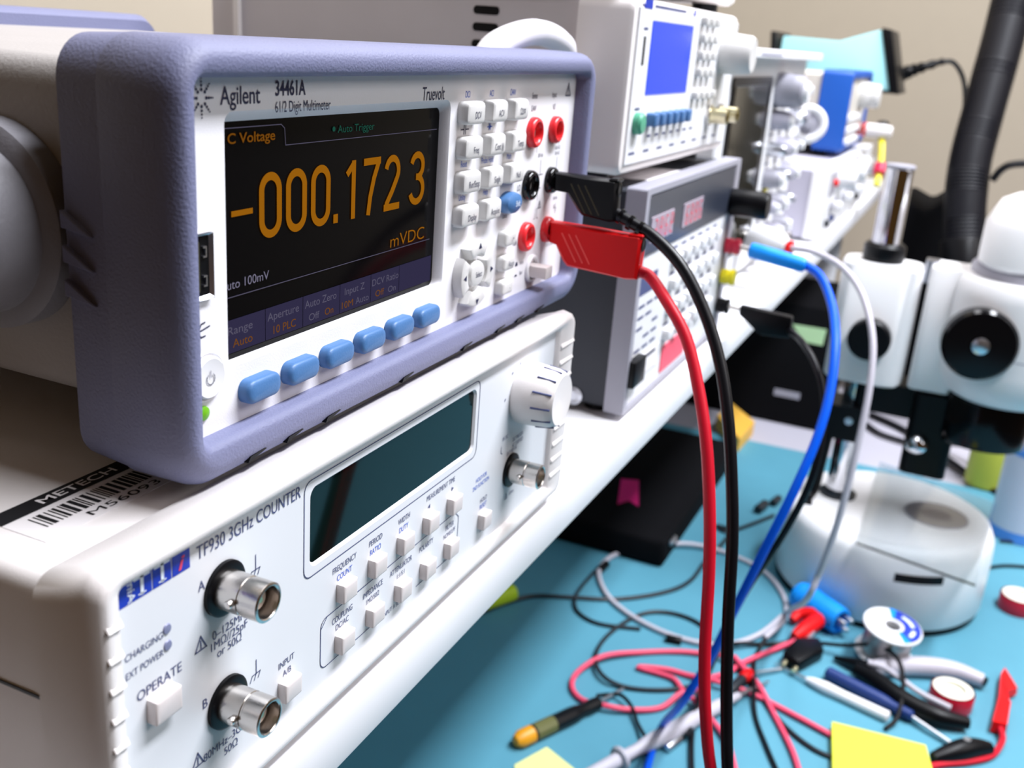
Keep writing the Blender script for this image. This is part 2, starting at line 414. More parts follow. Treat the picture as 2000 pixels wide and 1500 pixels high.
# front panel: a plate with an opening for the display
PY = 0.003
def ring_panel(o, i, y, yi, n=6, thick=0.004):
    """plate o=(x0,x1,z0,z1,r) with hole i, hole walls going back to yi"""
    L = [rrY(*o, y+thick, n), rrY(*o, y, n), rrY(i[0]-.0008,i[1]+.0008,i[2]-.0008,i[3]+.0008,i[4]+.0008, y, n), rrY(*i, y+0.0008, n), rrY(*i, yi, n)]
    return loft(L, False, False)
hole = lambda x1, zt, y, r: rrY(0.0222, x1, 0.0272, zt, r, y, 6)
fp = obj('front_panel', loft([rrY(0.0078,0.2410,0.0116,0.0957,.003,PY+.004,6), rrY(0.0078,0.2410,0.0116,0.0957,.003,PY,6), rrY(0.0216,0.1316,0.0268,0.0880,.003,PY,6), hole(.1309,.0872,PY+.0008,.0026), hole(.1304,.0850,.0068,.0022), hole(.1304,.0850,.0085,.0022)], False, False), 'white', mm)
# raised step around the display and softkeys, as in the photo's moulded relief
obj('display', loft([rrY(0.0215,0.1308,0.0266,0.0868,.002,0.0064,4), rrY(0.0215,0.1308,0.0266,0.0868,.002,0.0085,4)]), 'screen', mm)
SY = 0.0061
sc_ = on_y(SY)

b = bm_new()
DT = .00205; zb, zt = .0558, .0724
for xa, xb in ((.0380,.0472),(.0490,.0581),(.0600,.0691)):
    o = rr((xa+xb)/2,(zb+zt)/2,xb-xa-DT,zt-zb-DT,(xb-xa-DT)/2,9); stroke(b, o+[o[0],o[1]], DT, sc_)
stroke(b, [(.0772,.0686),(.0806,.0716),(.0806,.0717)], DT*.9, sc_); stroke(b, [(.0806,.0724),(.0806,.0558)], DT, sc_)
stroke(b, [(.0858,.0714),(.0950,.0714)], DT, sc_); stroke(b, [(.0942,.0716),(.0915,.0665),(.0896,.0610),(.0887,.0558)], DT, sc_)
def arcp(cx, cz, rx, rz, a0, a1, n=14): return [(cx+rx*math.cos(math.radians(a0+(a1-a0)*k/n)), cz+rz*math.sin(math.radians(a0+(a1-a0)*k/n))) for k in range(n+1)]
stroke(b, arcp(.1019,.0676,.0036,.0038,168,-12)+[(.1048,.0655),(.1020,.0615),(.0990,.0580),(.0986,.0568)], DT, sc_); stroke(b, [(.0974,.0568),(.1065,.0568)], DT, sc_)
stroke(b, arcp(.1170,.0679,.0036,.0035,165,-80)+[(.1166,.0645)], DT, sc_); stroke(b, [(.1164,.0645)]+arcp(.1170,.0606,.0040,.0039,88,-162,18), DT, sc_)
stroke(b, [(.0274,.0636),(.0355,.0636)], .0014, sc_)
join(b, flat([sc_(.0707,.0557), sc_(.0729,.0557), sc_(.0729,.0582), sc_(.0707,.0582)]))
text(b, 'mVDC', 0.1021, 0.1232, 0.0440, 0.0042, sc_, bold=-0.01)
obj('display_reading', b, 'digit', mm, smooth=0)
b = bm_new()
text(b, 'C Voltage', .0265, .0445, .0802, .0025, sc_, bold=0.012)
obj('display_mode_text', b, 'digit_dim', mm, smooth=0)
b = bm_new()
for s, xa, xb, z, h in (('Auto',.0272,.0349,.0301,.0023),('10 PLC',.0436,.0534,.0299,.0023),('On',.0672,.0714,.0299,.0021),('10M',.0758,.0817,.0299,.0021),('Off',.0942,.0992,.0299,.0021)):
    text(b, s, xa, xb, z, h, sc_)
obj('display_menu_text', b, 'digit_dim', mm, smooth=0)
b = bm_new()
text(b, 'uto 100mV', .0255, .0418, .0452, .0024, sc_)
obj('display_status_text', b, 'lcd_grey', mm, smooth=0)
b = bm_new()
for s, xa, xb, z, h in (('Range',.0254,.0350,.0336,.0022),('Aperture',.0411,.0548,.0338,.0023),('Auto Zero',.0576,.0729,.0338,.0023),('Input Z',.0772,.0878,.0338,.0022),('DCV Ratio',.0922,.1077,.0336,.0022),('Off',.0595,.0645,.0299,.0021),('Auto',.0831,.0903,.0299,.0021),('On',.1016,.1063,.0299,.0020)):
    text(b, s, xa, xb, z, h, sc_)
join(b, strip([(.0225,.0432),(.1270,.0432)], .00022, sc_))
join(b, strip([(.0225,.0838),(.0470,.0838),(.0484,.0828),(.0488,.0786),(.1285,.0786)], .00018, sc_))
obj('display_grey_text', b, 'lcd_dim', mm, smooth=0)
b = bm_new()
text(b, 'Auto Trigger', .0722, .0909, .0804, .0021, sc_)
join(b, lathe([(0.0007,0),(0.0006,0.00002)], (.0703,SY,.0815), (0,-1,0), 14))
obj('display_trigger_text', b, 'lcd_green', mm, smooth=0)
b = bm_new()
for xa, xb in ((.0222,.0402),(.0404,.0567),(.0569,.0747),(.0749,.0914),(.0916,.1082),(.1084,.1290)):
    join(b, flat([(xa,SY+.0001,.0288),(xb,SY+.0001,.0288),(xb,SY+.0001,.0374),(xa,SY+.0001,.0374)]))
obj('display_menu_tabs', b, 'lcd_tab', mm, smooth=0)
# softkeys and keypad
for i in range(6):
    obj('softkey', pad_key(.0318+.01742*i, .0194, .0136, .0064, .0028, PY, -.0006, .0014), 'blue_key', mm)
KX = (.1430, .1611, .1792); KZ = (.0837, .0724, .0611, .0498)
for j, z in enumerate(KZ):
    for i, x in enumerate(KX):
        if j == 3 and i == 2: continue
        w, h = .0132, .0074
        # keys of the two right columns have a hollowed left flank
        pts = rr(x, z, w, h, .0019, 5)
        def sh(ins, y):
            out = []
            for (u, v) in rr(x, z, w-2*ins, h-2*ins, .0019-min(ins,.0014), 5):
                if i > 0 and u < x-w*.25: u += .0013*max(0, 1-((v-z)/(h*.5))**2)
                out.append((u, y, v))
            return out
        obj('key', loft([sh(0,PY), sh(0,.0002), sh(.0004,-.0007), sh(.0012,-.0011)], cap0=False), 'key', mm)
obj('shift_key', loft([[(0.1792+(.0068-i)*math.cos(2*PI*k/36), y, .0500+(.0040-i*.7)*math.sin(2*PI*k/36)) for k in range(36)] for i, y in ((0,PY),(0,.0004),(.0006,-.0009),(.0020,-.0016),(.0045,-.0019))], cap0=False), 'blue_key', mm)
for s, z in (('plus',.0368),('range',.0274),('minus',.0180)):
    obj('range_key', pad_key(.1792, z, .0098, .0058, .0016, PY, -.0006, .0011), 'key', mm)
def arc_key(a0, a1, ri, ro):
    C0 = (.1520, .0280); n = 12
    def lp(ins, y):
        o = []; da = math.degrees(ins/((ri+ro)/2))
        for k in range(n+1):
            a = math.radians(a0+da + (a1-a0-2*da)*k/n); o.append((C0[0]+(ro-ins)*math.cos(a)*1.02, y, C0[1]+(ro-ins)*math.sin(a)*.93))
        for k in range(n+1):
            a = math.radians(a1-da - (a1-a0-2*da)*k/n); o.append((C0[0]+(ri+ins)*math.cos(a)*1.02, y, C0[1]+(ri+ins)*math.sin(a)*.93))
        return o
    return loft([lp(0,PY), lp(0,.0002), lp(.0003,-.0005), lp(.0009,-.0008)], cap0=False)
for a in (0, 90, 180, 270): obj('arrow_key', arc_key(a-36, a+36, .0072, .0128), 'key', mm)
obj('select_key', loft([[(.1520+(.0056-i)*math.cos(2*PI*k/32), y, .0281+(.0046-i)*math.sin(2*PI*k/32)) for k in range(32)] for i, y in ((0,PY),(0,.0004),(.0004,-.0005),(.0014,-.0008))], cap0=False), 'key', mm)
# power key, lamp, USB socket
obj('power_key', lathe([(.0053,0),(.0053,.0009),(.0048,.0015),(.0035,.0013),(0,.0011)], (.0136,PY,.0268), (0,-1,0), 36), 'panel_white', mm)
obj('power_ring', torus((.0136,PY,.0268), (0,1,0), .0060, .0004, 40, 8), 'white', mm)
obj('indicator_lamp', lathe([(.0019,0),(.0017,.0006),(.0008,.0010),(0,.0011)], (.0121,PY,.0180), (0,-1,0), 24), 'led_green', mm)
us = obj('usb_port', ring_panel((.0086,.0158,.0462,.0616,.0004), (.0094,.0150,.0470,.0610,.0003), PY-.0012, PY-.0002, 2, .001), 'steel', mm, smooth=0.4)
obj('socket_cavity', box(.0092,.0152,PY-.0004,PY+.0004,.0468,.0612), 'black', us, smooth=0)
for z in (.0505,.0573): obj('contact_spring', prism([(.0126,z-.0013),(.0138,z-.0013),(.0138,z+.0013),(.0126,z+.0013),(.0126,z+.0009),(.0134,z+.0009),(.0134,z-.0009),(.0126,z-.0009)], 'y', PY-.0009, PY-.0003), 'steel', us, smooth=0)
obj('socket_tongue', box(.0104,.0114,PY-.0008,PY-.0003,.0482,.0598), 'grip_line_dark', us, smooth=0)
# jacks
for x in (.1990, .2205):
    for z, m_ in ((.0743,'red_jack'),(.0543,'black_gloss'),(.0342,'red_jack')):
        rj = .0058 if x < .2 else .0053
        j = obj('banana_jack', lathe([(rj,0),(rj,.0016),(rj-.0005,.0026),(rj-.0013,.0030),(rj-.0020,.0026),(.0034,.0008),(.0034,-.006),(.0001,-.0062)], (x,PY,z), (0,-1,0), 36, False, True), m_, mm, smooth=1.0)
# front / rear switch: ring and square plunger
sw = obj('terminal_switch', prism(rr(.2085,.0192,.0066,.0050,.0006,3), 'y', -.0052, PY, .0005, 2), 'key_warm', mm)
obj('switch_guard', torus((.2085,PY-.0004,.0196), (0,1,0), .0050, .0009, 36, 10), 'white', sw)
# printing
pp = on_y(PY-.00012); kf = on_y(-.00125)
b = bm_new()
text(b, 'Agilent', .0203, .0346, .0896, .0042, pp, bold=0.008)
text(b, '34461A', .0404, .0527, .0912, .0036, pp, bold=0.02)
text(b, '61/2 Digit Multimeter', .0403, .0638, .0872, .0028, pp)
text(b, 'Truevolt', .1128, .1268, .0882, .0042, pp, shear=0.12)
# eight-rayed dotted spark mark
for k in range(8):
    a = PI/4*k
    for q, rad in ((.0018,.00040),(.0027,.00034),(.0035,.00028),(.0042,.00022)):
        cx, cz = .0142+q*math.cos(a)*.88, .0912+q*math.sin(a)
        b.faces.new([b.verts.new(pp(cx+rad*math.cos(PI/4*i), cz+rad*math.sin(PI/4*i))) for i in range(8)])
for s, i, j in (('DCV',0,0),('ACV',1,0),('\u03a92W',2,0),('Freq',0,1),('Cont )))',1,1),('Temp',2,1),('Run/Stop',0,2),('Single',1,2),('Null',2,2),('Display',0,3),('Acquire',1,3)):
    ctext(b, s, KX[i]+.0006, KZ[j]-.0016, .0023, kf, .68)
ctext(b, 'Select', .1522, .0270, .0021, on_y(-.00092), .7)
for s, z, h in (('+',.0358,.0022),('Range',.0264,.0020),('-',.0170,.0022)): ctext(b, s, .1797, z, h, on_y(-.00115), .75)
for tri in (((.1509,.0372),(.1533,.0372),(.1521,.0394)),((.1509,.0188),(.1521,.0166),(.1533,.0188)),((.1426,.0270),(.1426,.0292),(.1404,.0281)),((.1616,.0270),(.1638,.0281),(.1616,.0292))):
    join(b, flat([(u,-.00092,v) for u,v in tri]))
for s, x, z, h in (('Sense',.1990,.0868,.0023),('\u03a94W',.1988,.0822,.0021),('Input',.2185,.0868,.0023),('V\u03a9',.2190,.0822,.0021),('HI',.1902,.0735,.0022),('LO',.1902,.0530,.0024),('10A',.1905,.0318,.0022),('3A',.2280,.0420,.0016),('200 Vpk',.2092,.0644,.0015),('1000 VDC',.2265,.0662,.0014),('750 VAC',.2265,.0640,.0014),('500 Vpk',.2285,.0456,.0014),('Front',.1985,.0232,.0016),('Rear',.1985,.0190,.0016),('CAT II (300V)',.2270,.0265,.0014)):
    ctext(b, s, x, z, h, pp, .72)
ctext(b, 'Local', .1790, .0440, .0019, pp, .72)
def cap(x0, z0, s):
    for pts in (((-3,0),(-.6,0)),((-.6,1.6),(-.6,-1.6)),((.6,1.6),(.6,-1.6)),((.6,0),(3,0))): join(b, strip([(x0+u*s, z0+v*s) for u,v in pts], s*.45, pp))
cap(.1422, .0782, .0009)
for pts in (((.2040,.0690),(.2050,.0690),(.2050,.0664)),((.2262,.0700),(.2272,.0698),(.2272,.0680)),((.2100,.0630),(.2100,.0574),(.2073,.0574)),((.2100,.0574),(.2128,.0574)),((.2270,.0630),(.2268,.0590),(.2250,.0580)),((.2118,.0520),(.2092,.0520),(.2092,.0474)),((.2070,.0400),(.2080,.0400),(.2086,.0440)),((.2110,.0400),(.2100,.0402),(.2098,.0440)),((.2295,.0440),(.2295,.0418)),((.2282,.0418),(.2308,.0418)),((.2286,.0409),(.2304,.0409)),((.2290,.0400),(.2300,.0400))):
    join(b, strip(pts, .00022, pp))
def warn(b, cx, cz, s, mf, w=None):
    w = w or s*.10
    join(b, strip([(cx-s*.5,cz),(cx+s*.5,cz),(cx,cz+s*.95),(cx-s*.5,cz)], w, mf)); join(b, strip([(cx,cz+s*.28),(cx,cz+s*.62)], w, mf)); join(b, strip([(cx,cz+s*.12),(cx,cz+s*.16)], w, mf))
warn(b, .2328, .0872, .0050, pp); warn(b, .2120, .0440, .0030, pp)
for z, q in ((.0232,0),(.0190,1)): join(b, flat([pp(.1922,z),pp(.1948,z),pp(.1942,z+.0016-q*.0008),pp(.1928,z+.0016-q*.0008)]))
# usb trident and power mark
for pts in (((.0098,.0382),(.0150,.0392)),((.0112,.0385),(.0122,.0402),(.0134,.0404)),((.0108,.0384),(.0120,.0370),(.0134,.0371))): join(b, strip(pts, .00035, pp))
obj('lettering', b, 'ink', mm, smooth=0)
b = bm_new()
for s, x, z in (('DCI',KX[0],.0884),('ACI',KX[1],.0884),('\u03a94W',KX[2]-.0003,.0884),('Reset',KX[0],.0658),('Probe Hold',KX[1],.0658),('Math',KX[2],.0658),('Utility',KX[0],.0546),('Help',KX[1],.0546)):
    ctext(b, s, x, z, .0022, pp, .68)
for pts in (((.1594,.0782),(.1630,.0782)),((.1606,.0792),(.1606,.0772),(.1616,.0782),(.1606,.0792)),((.1618,.0792),(.1618,.0772))): join(b, strip(pts, .00035, pp))
obj('blue_lettering', b, 'ink_blue', mm, smooth=0)
b = bm_new(); ctext(b, 'Shift', .1796, .0490, .0023, on_y(-.00205), .72); obj('shift_key_lettering', b, 'ink_white', mm, smooth=0)
b = bm_new(); pk = on_y(PY-.0014)
join(b, strip([(.0136+.0014*math.sin(a), .0266+.0014*math.cos(a)) for a in [math.radians(40+28*k) for k in range(11)]], .0003, pk)); join(b, strip([(.0136,.0270),(.0136,.0286)], .0003, pk))
obj('power_mark', b, 'silver_bezel', mm, smooth=0)

# ------------------------------------------------------------------ frequency counter (under the multimeter)
fc = thing('frequency_counter', 'white frequency counter with dark green window and metal sockets, under the multimeter', 'frequency counter', (0.09, 0.10, SH))
X0, X1, Y0, Z0, Z1 = -.0404, .2196, -.0135, -.0796, .0040
obj('case', loft([rrY(X0+.0035,X1-.0035,-.0775,-.0036,.005,y,6) for y in (.001,.215)]), 'cream', fc)
gs = bm_new()
join(gs, box(X0+.0031, X0+.0037, .004, .214, -.0337, -.0330))
obj('case_seam', gs, 'dark_cable', fc, smooth=0)
# bezel: ring lofted round the recessed panel
def bz(o, r, y): return rrY(X0+o, X1-o, Z0+o, Z1-o, r, y, 8)
PFY = -.0128
inner = (X0+.0064, .2026, Z0+.0078, -.0018)
def bi(e, y, r=.0016): return rrY(inner[0]-e, inner[1]+e, inner[2]-e, inner[3]+e, r, y, 8)
top_slope = lambda L: [(x, y, z) for x, y, z in L]
ring = [rrY(X0+.0012,X1-.0012,Z0+.0012,-.0020,.006,.0036,8), rrY(X0,X1,Z0,-.0014,.0062,.0030,8), rrY(X0,X1,Z0,.0020,.0064,-.0070,8), rrY(X0+.0004,X1-.0004,Z0+.0004,.0036,.0062,-.0105,8), rrY(X0+.0010,X1-.0010,Z0+.0012,.0028,.0058,-.0140,8), rrY(X0+.0020,X1-.0020,Z0+.0026,.0016,.0050,-.0151,8), rrY(X0+.0028,X1-.0034,Z0+.0040,.0008,.0045,-.0153,8), bi(.0008,-.0150), bi(.0002,-.0142), bi(0,PFY+.0004), bi(0,PFY+.004)]
obj('bezel', loft(ring, False, False), 'cream', fc, smooth=0.9)
for xa, xb in ((X0+.0018, X0+.0060), (.2036, X1-.0024)):
    rg = bm_new()
    for k in range(9):
        z = -.0092-k*.0072
        join(rg, prism([(-.0148,z+.0016),(-.0158,z+.0000),(-.0158,z-.0004),(-.0148,z-.0007)], 'x', xa, xb, .0002, 1))
    obj('grip_ridge_pattern', rg, 'cream', fc)
wn = (.0347,.1310,-.0294,-.0072,.0022)
obj('front_panel', ring_panel((inner[0]-.0002,inner[1]+.0002,inner[2]-.0002,inner[3]+.0002,.0016), wn, PFY, PFY+.0018, 8, .004), 'foil', fc)
obj('display_window', loft([rrY(wn[0]-.0004,wn[1]+.0004,wn[2]-.0004,wn[3]+.0004,.0024,y,5) for y in (PFY+.0008,PFY+.0016)]), 'green_glass', fc)
for fx in (-.025, .2042):
    for fy in (.015, .19): obj('foot', cyl((fx,fy,SH),(fx,fy,-.0765),.007,20,.0006), 'dark_cable', fc)
def bnc(x, z, r, dark):
    n = obj('bnc_socket', lathe([(r,.0003),(r,.0072),(r-.0002,.0074),(r-.0002,.0078),(r,.0080),(r,.0128),(r-.0004,.0131),(r-.0007,.0131),(r-.0010,.0128),(r-.0010,.0040),(.0002,.0040)], (x,PFY,z), (0,-1,0), 40, True, True), 'metal', fc, smooth=0.7)
    obj('socket_washer', lathe([(r*1.42,0),(r*1.42,.0009),(r*1.30,.0012),(r*.95,.0012)], (x,PFY,z), (0,-1,0), 40, True, True), 'black', n)
    for s in (-1, 1): obj('bayonet_lug', cyl((x+s*r*.95,PFY-.0062,z-s*.0004),(x+s*(r+.0016),PFY-.0062,z-s*.0004),.0010,14,.0003), 'metal', n)
    obj('insulator', lathe([(r*.62,0),(r*.62,.0068),(r*.50,.0074),(.0010,.0074),(.0008,.0060)], (x,PFY-.0028,z), (0,-1,0), 28), 'bnc_face', n)
    obj('centre_pin', cyl((x,PFY-.009,z),(x,PFY-.0108,z),.0007,12), 'brass', n)
bnc(-.0006,-.0184,.0049,True); bnc(-.0004,-.0502,.0049,True); bnc(.1662,-.0500,.0048,True)
def ckey(x, z, w, h, lone=False): obj('key', pad_key(x, z, w, h, .0004, PFY, PFY-.0028, .0005, .0002, 2), 'key_warm', fc, smooth=0.5)
ckey(-.0224,-.0364,.0082,.0062)
ckey(.0236,-.0606,.0072,.0060)
for x in (.0507,.0673,.0840,.1004,.1171): ckey(x-.0002,-.0442,.0070,.0060)
for x in (.0503,.0669,.0836,.1000,.1166): ckey(x-.0002,-.0609,.0070,.0060)
ckey(.1428,-.0612,.0066,.0060)
kn = obj('level_knob', lathe([(.0118,0),(.0122,.0010),(.0120,.0060),(.0114,.0130),(.0108,.0152),(.0098,.0165),(.0088,.0164),(0,.0158)], (.1722,PFY,-.0196), (0,-1,0), 56), 'cream', fc, smooth=0.8)
kb = bm_new()
for k in range(12):
    a = 2*PI*k/12+.1; ca, sa = math.cos(a), math.sin(a)
    join(kb, cyl((.1722+.01185*ca,PFY-.0085,-.0196+.01185*sa),(.1722+.0108*ca,PFY-.0158,-.0196+.0108*sa),.00042,8))
obj('knob_grooves', kb, 'ink_soft', kn)
for z in (-.0195,-.0237): obj('indicator_lamp', lathe([(.0013,0),(.0011,.0003),(0,.0004)], (-.0195,PFY,z+.0003), (0,-1,0), 24), 'grey_dot', fc)
# printing on the panel
fp_ = on_y(PFY-.00012)
b = bm_new()
text(b, 'TF930 3GHz COUNTER', -.0095, .0296, -.0070, .0036, fp_)
ctext(b, 'A', -.0082, -.0153, .0027, fp_, .9); ctext(b, 'B', -.0081, -.0471, .0027, fp_, .9)
for s, x, z, h, c in (('CHARGING',-.0264,-.0207,.0018,.88),('EXT POWER',-.0264,-.0251,.0018,.82),('OPERATE',-.0223,-.0322,.0026,.93),('0\u2013125MHz',.0018,-.0305,.0024,.93),('1M\u03a9//25pF',.0011,-.0333,.0024,.93),('or 50\u03a9',.0010,-.0360,.0024,.93),('80MHz\u20133GHz',-.0004,-.0623,.0024,.93),('50\u03a9',.0008,-.0655,.0024,.93),
    ('INPUT',.0237,-.0537,.0020,.9),('A/B',.0239,-.0570,.0020,.9),('FREQUENCY',.0510,-.0372,.0020,.78),('PERIOD',.0676,-.0372,.0020,.8),('WIDTH',.0843,-.0372,.0020,.8),('MEASUREMENT TIME',.1086,-.0364,.0020,.78),('COUPLING',.0503,-.0536,.0020,.78),('DC/AC',.0503,-.0564,.0020,.8),('IMPEDANCE',.0669,-.0536,.0020,.76),('1M\u03a9/50\u03a9',.0669,-.0564,.0018,.76),('ATTENUATOR',.0836,-.0536,.0020,.76),('1:1/5:1',.0836,-.0564,.0018,.8),('POLARITY',.1000,-.0536,.0020,.76),('FILTER',.1166,-.0536,.0020,.76),('NONE/LPF',.1166,-.0564,.0018,.76),('INPUT A SETTINGS',.0815,-.0664,.0017,.8),
    ('0V DC',.1590,-.0350,.0016,.8),('DC TRIGGER',.1712,-.0384,.0016,.75),('AC COUPLED',.1712,-.0408,.0016,.75),('EXT REF IN',.1662,-.0408+.0000,.0017,.8),('HOLD',.1432,-.0540,.0019,.8),('10MHz',.1690,-.0612,.0014,.8),('LOCAL',.1440,-.0664,.0015,.8)):
    if s == 'EXT REF IN': z = -.0428
    ctext(b, s, x, z, h, fp_, c)
for cx, cz in ((.0112,-.0192),(.0110,-.0490)):
    for pts in (((cx,cz+.0040),(cx,cz)),((cx-.0016,cz),(cx+.0016,cz)),((cx-.0016,cz),(cx-.0024,cz-.0016)),((cx,cz),(cx-.0008,cz-.0016)),((cx+.0016,cz),(cx+.0008,cz-.0016))): join(b, strip(pts, .00028, fp_))
warn(b, -.0090, -.0306, .0038, fp_); warn(b, -.0112, -.0617, .0038, fp_); warn(b, .1640, -.0615, .0024, fp_)
for tri in (((.1012,-.0396),(.1012,-.0380),(.0996,-.0388)),((.1163,-.0396),(.1179,-.0388),(.1163,-.0380))): join(b, flat([fp_(u,v) for u,v in tri]))
def rrl(x0,x1,z0,z1,r,w=.00032):
    L = rr((x0+x1)/2,(z0+z1)/2,x1-x0,z1-z0,r,5); join(b, strip(L+[L[0]], w, fp_))
rrl(.0312,.1340,-.0326,-.0040,.003)
L = rr(.0812,-.0573,.0836,.0162,.0028,5)
join(b, strip([(.0690,-.0654),(.0426,-.0654)]+[p for p in reversed(rr(.0812,-.0573,.0836,.0162,.0028,5)) if p[0]<.05], .00030, fp_))
join(b, strip([(.0398,-.0518),(.0426,-.0492),(.1202,-.0492),(.1230,-.0518),(.1230,-.0626),(.1202,-.0654),(.0942,-.0654)], .00030, fp_))
join(b, strip([(.1560,-.0370),(.1560,-.0395),(.1572,-.0402)], .0003, fp_))
for x, z in ((.1560,-.0185),(.1612,-.0095),(.1680,-.0075)): join(b, strip([(x,z),(x+.0004,z+.0004)], .0006, fp_))
obj('lettering', b, 'ink_soft', fc, smooth=0)
b = bm_new()
for s, x, z in (('COUNT',.0510,-.0404),('RATIO',.0676,-.0404),('DUTY',.0843,-.0404),('RESET',.1432,-.0566),('HOLD FOR',.1400,-.0440),('2ND FUNCTION',.1400,-.0466)): ctext(b, s, x, z, .0020 if 'HOLD' not in s and '2ND' not in s else .0017, fp_, .78)
obj('blue_lettering', b, 'ink_blue', fc, smooth=0)
bd = bm_new()
for xa, xb in ((-.0334,-.0294),(-.0291,-.0234),(-.0231,-.0175),(-.0172,-.0117)): join(bd, flat([(xa,PFY-.0001,-.0076),(xb,PFY-.0001,-.0076),(xb,PFY-.0001,-.0016),(xa,PFY-.0001,-.0016)]))
bg = obj('maker_badge', bd, 'logo_blue', fc, smooth=0)
b = bm_new(); b8 = on_y(PFY-.0002)
for cx in (-.02625,-.02030):
    for pts in (((cx-.0019,-.0026),(cx+.0019,-.0026)),((cx,-.0026),(cx,-.0066))): join(b, strip(pts, .0009, b8))
    join(b, strip([(cx-.0010,-.0067),(cx+.0010,-.0067)], .0003, b8))
text(b, 'Aim', -.0074, -.0020, .0302, .0022, lambda u, v: (v-.0302-.0304, PFY-.0002, u))
obj('badge_letters', b, 'ink_white', bg, smooth=0)
b = bm_new()
text(b, 'i', -.0154, -.0134, -.0068, .0036, b8, bold=.01, shear=.25)
obj('badge_red_letter', b, 'ink_red', bg, smooth=0)
# asset sticker on the case top
az = -.00345; zm = on_z(az+.0001)
st = obj('asset_sticker', box(-.0252,.0520,.0152,.0345,az-.0001,az), 'paper', fc, smooth=0)
b = bm_new()
join(b, flat([zm(-.0252,.0288), zm(.0520,.0288), zm(.0520,.0345), zm(-.0252,.0345)]))
x = -.0200; rs = random.Random(3)
while x < .045:
    w = rs.choice((.0004,.0004,.0008,.0012)); join(b, flat([zm(x,.0205), zm(x+w,.0205), zm(x+w,.0268), zm(x,.0268)])); x += w+rs.choice((.0004,.0005,.0009))
zt = on_z(az+.0002)
text(b, 'M56093', -.0105, .0120, .0166, .0026, zm)
obj('sticker_print', b, 'ink_black', st, smooth=0)
b = bm_new(); text(b, 'METECH', -.0125, .0110, .0302, .0030, zt, bold=.01); obj('sticker_title', b, 'paper', st, smooth=0)

# ------------------------------------------------------------------ test leads plugged into the multimeter
def plug(mtl, px, pz, name, parent, prof, s=1.0, y0=-.0120):
    """stackable banana plug seen from the side: barrel, slanted grip, tail"""
    pr = prof
    def lp(i, x):
        n = len(pr); out = []
        for k in range(n):
            p0, p1, p2 = Vector(pr[k-1]), Vector(pr[k]), Vector(pr[(k+1)%n])
            d = ((p0-p1).normalized()+(p2-p1).normalized()); c = Vector((-.018,-.003)); q = p1 + (c-p1).normalized()*i
            out.append((px+x, q[0], pz+q[1]))
        return out
    g = obj(name, loft([lp(.0012,-.0038), lp(0,-.0026), lp(0,.0026), lp(.0012,.0038)]), mtl, parent, smooth=0.7)
    rb = bm_new()
    for k in range(3):
        yk = y0-k*.0030
        join(rb, cyl((px-.0037,yk,pz+.0002),(px-.0037,yk-.0070,pz-.0108),.00028,6)); join(rb, cyl((px+.0037,yk,pz+.0002),(px+.0037,yk-.0070,pz-.0108),.00028,6))
    obj('tail_clip', box(px-.0034,px+.0034,-.0402*s,-.0340*s,pz+.0028,pz+.0042,.0006,1), mtl, g)
    obj('grip_lines', rb, 'grip_line_red' if mtl == 'red' else 'grip_line_dark', g)
    obj('stacking_hole', lathe([(.0029,.0000),(.0022,.0002),(.0020,-.003),(0,-.003)], (px,-.0397*s,pz-.0002), (0,-1,0), 20), 'black', g)
    obj('plug_pin', cyl((px,-.004,pz),(px,.004,pz),.0020,14), 'metal', g)
    return g
tl = thing('test_lead', 'red test lead plugged into the multimeter and hanging down past the shelf edge', 'test lead', (.2205,-.04,.0342))
pg = plug('red', .2205, .0342, 'banana_plug', tl, [(-.0003,.0038),(-.0200,.0036),(-.0392,.0030),(-.0396,.0026),(-.0392,-.0140),(-.0350,-.0146),(-.0090,-.0132),(-.0070,-.0112),(-.0034,-.0052),(-.0003,-.0045)], 1.0, -.0060)
e = (.2205,-.0390,.0232)
redp = [e, (.2205,-.0440,.0215), (.2112,-.0537,.0159), (.2048,-.0653,.0040), (.1978,-.0743,-.0129), (.1905,-.0819,-.0318), (.1834,-.0881,-.0549), (.1781,-.0923,-.0772), (.1707,-.0972,-.1118), (.1668,-.1035,-.1418), (.1662,-.1129,-.1788), (.188,-.118,-.26), (.20,-.12,-.34), (.22,-.12,-.405), (.26,-.13,-.4165)]
obj('cable', tube(redp, .00235, 14, 6), 'red_cable', tl)
tb = thing('test_lead', 'black test lead plugged into the multimeter, hanging just right of the red one', 'test lead', (.2205,-.03,.0543))
pb = plug('black', .2205, .0543, 'banana_plug', tb, [(-.0003,.0036),(-.0140,.0036),(-.0265,.0034),(-.0270,.0030),(-.0276,-.0124),(-.0250,-.0130),(-.0135,-.0118),(-.0112,-.0098),(-.0062,-.0036),(-.0003,-.0034)], .69, -.0080)
sp = bm_new()
for k in range(3):
    c0 = Vector((.2205,-.0290-.0042*k,.0438-.0019*k)); join(sp, lathe([(.0020,-.0008),(.0031,-.0008),(.0031,.0008),(.0020,.0008)], c0, (0,-1,-.42), 18))
obj('strain_relief', sp, 'black_gloss', pb)
blkp = [(.2205,-.0265,.0448), (.2205,-.0340,.0418), (.2205,-.0435,.0376), (.2172,-.0570,.0282), (.2123,-.0693,.0133), (.2057,-.0794,-.0038), (.1984,-.0870,-.0228), (.1918,-.0930,-.0442), (.1857,-.0978,-.0661), (.1786,-.1022,-.0965), (.1716,-.1083,-.1314), (.1671,-.1152,-.1637), (.19,-.128,-.25), (.205,-.145,-.34), (.235,-.17,-.405), (.27,-.20,-.4165)]
obj('cable', tube(blkp, .0024, 14, 6), 'black_cable', tb)

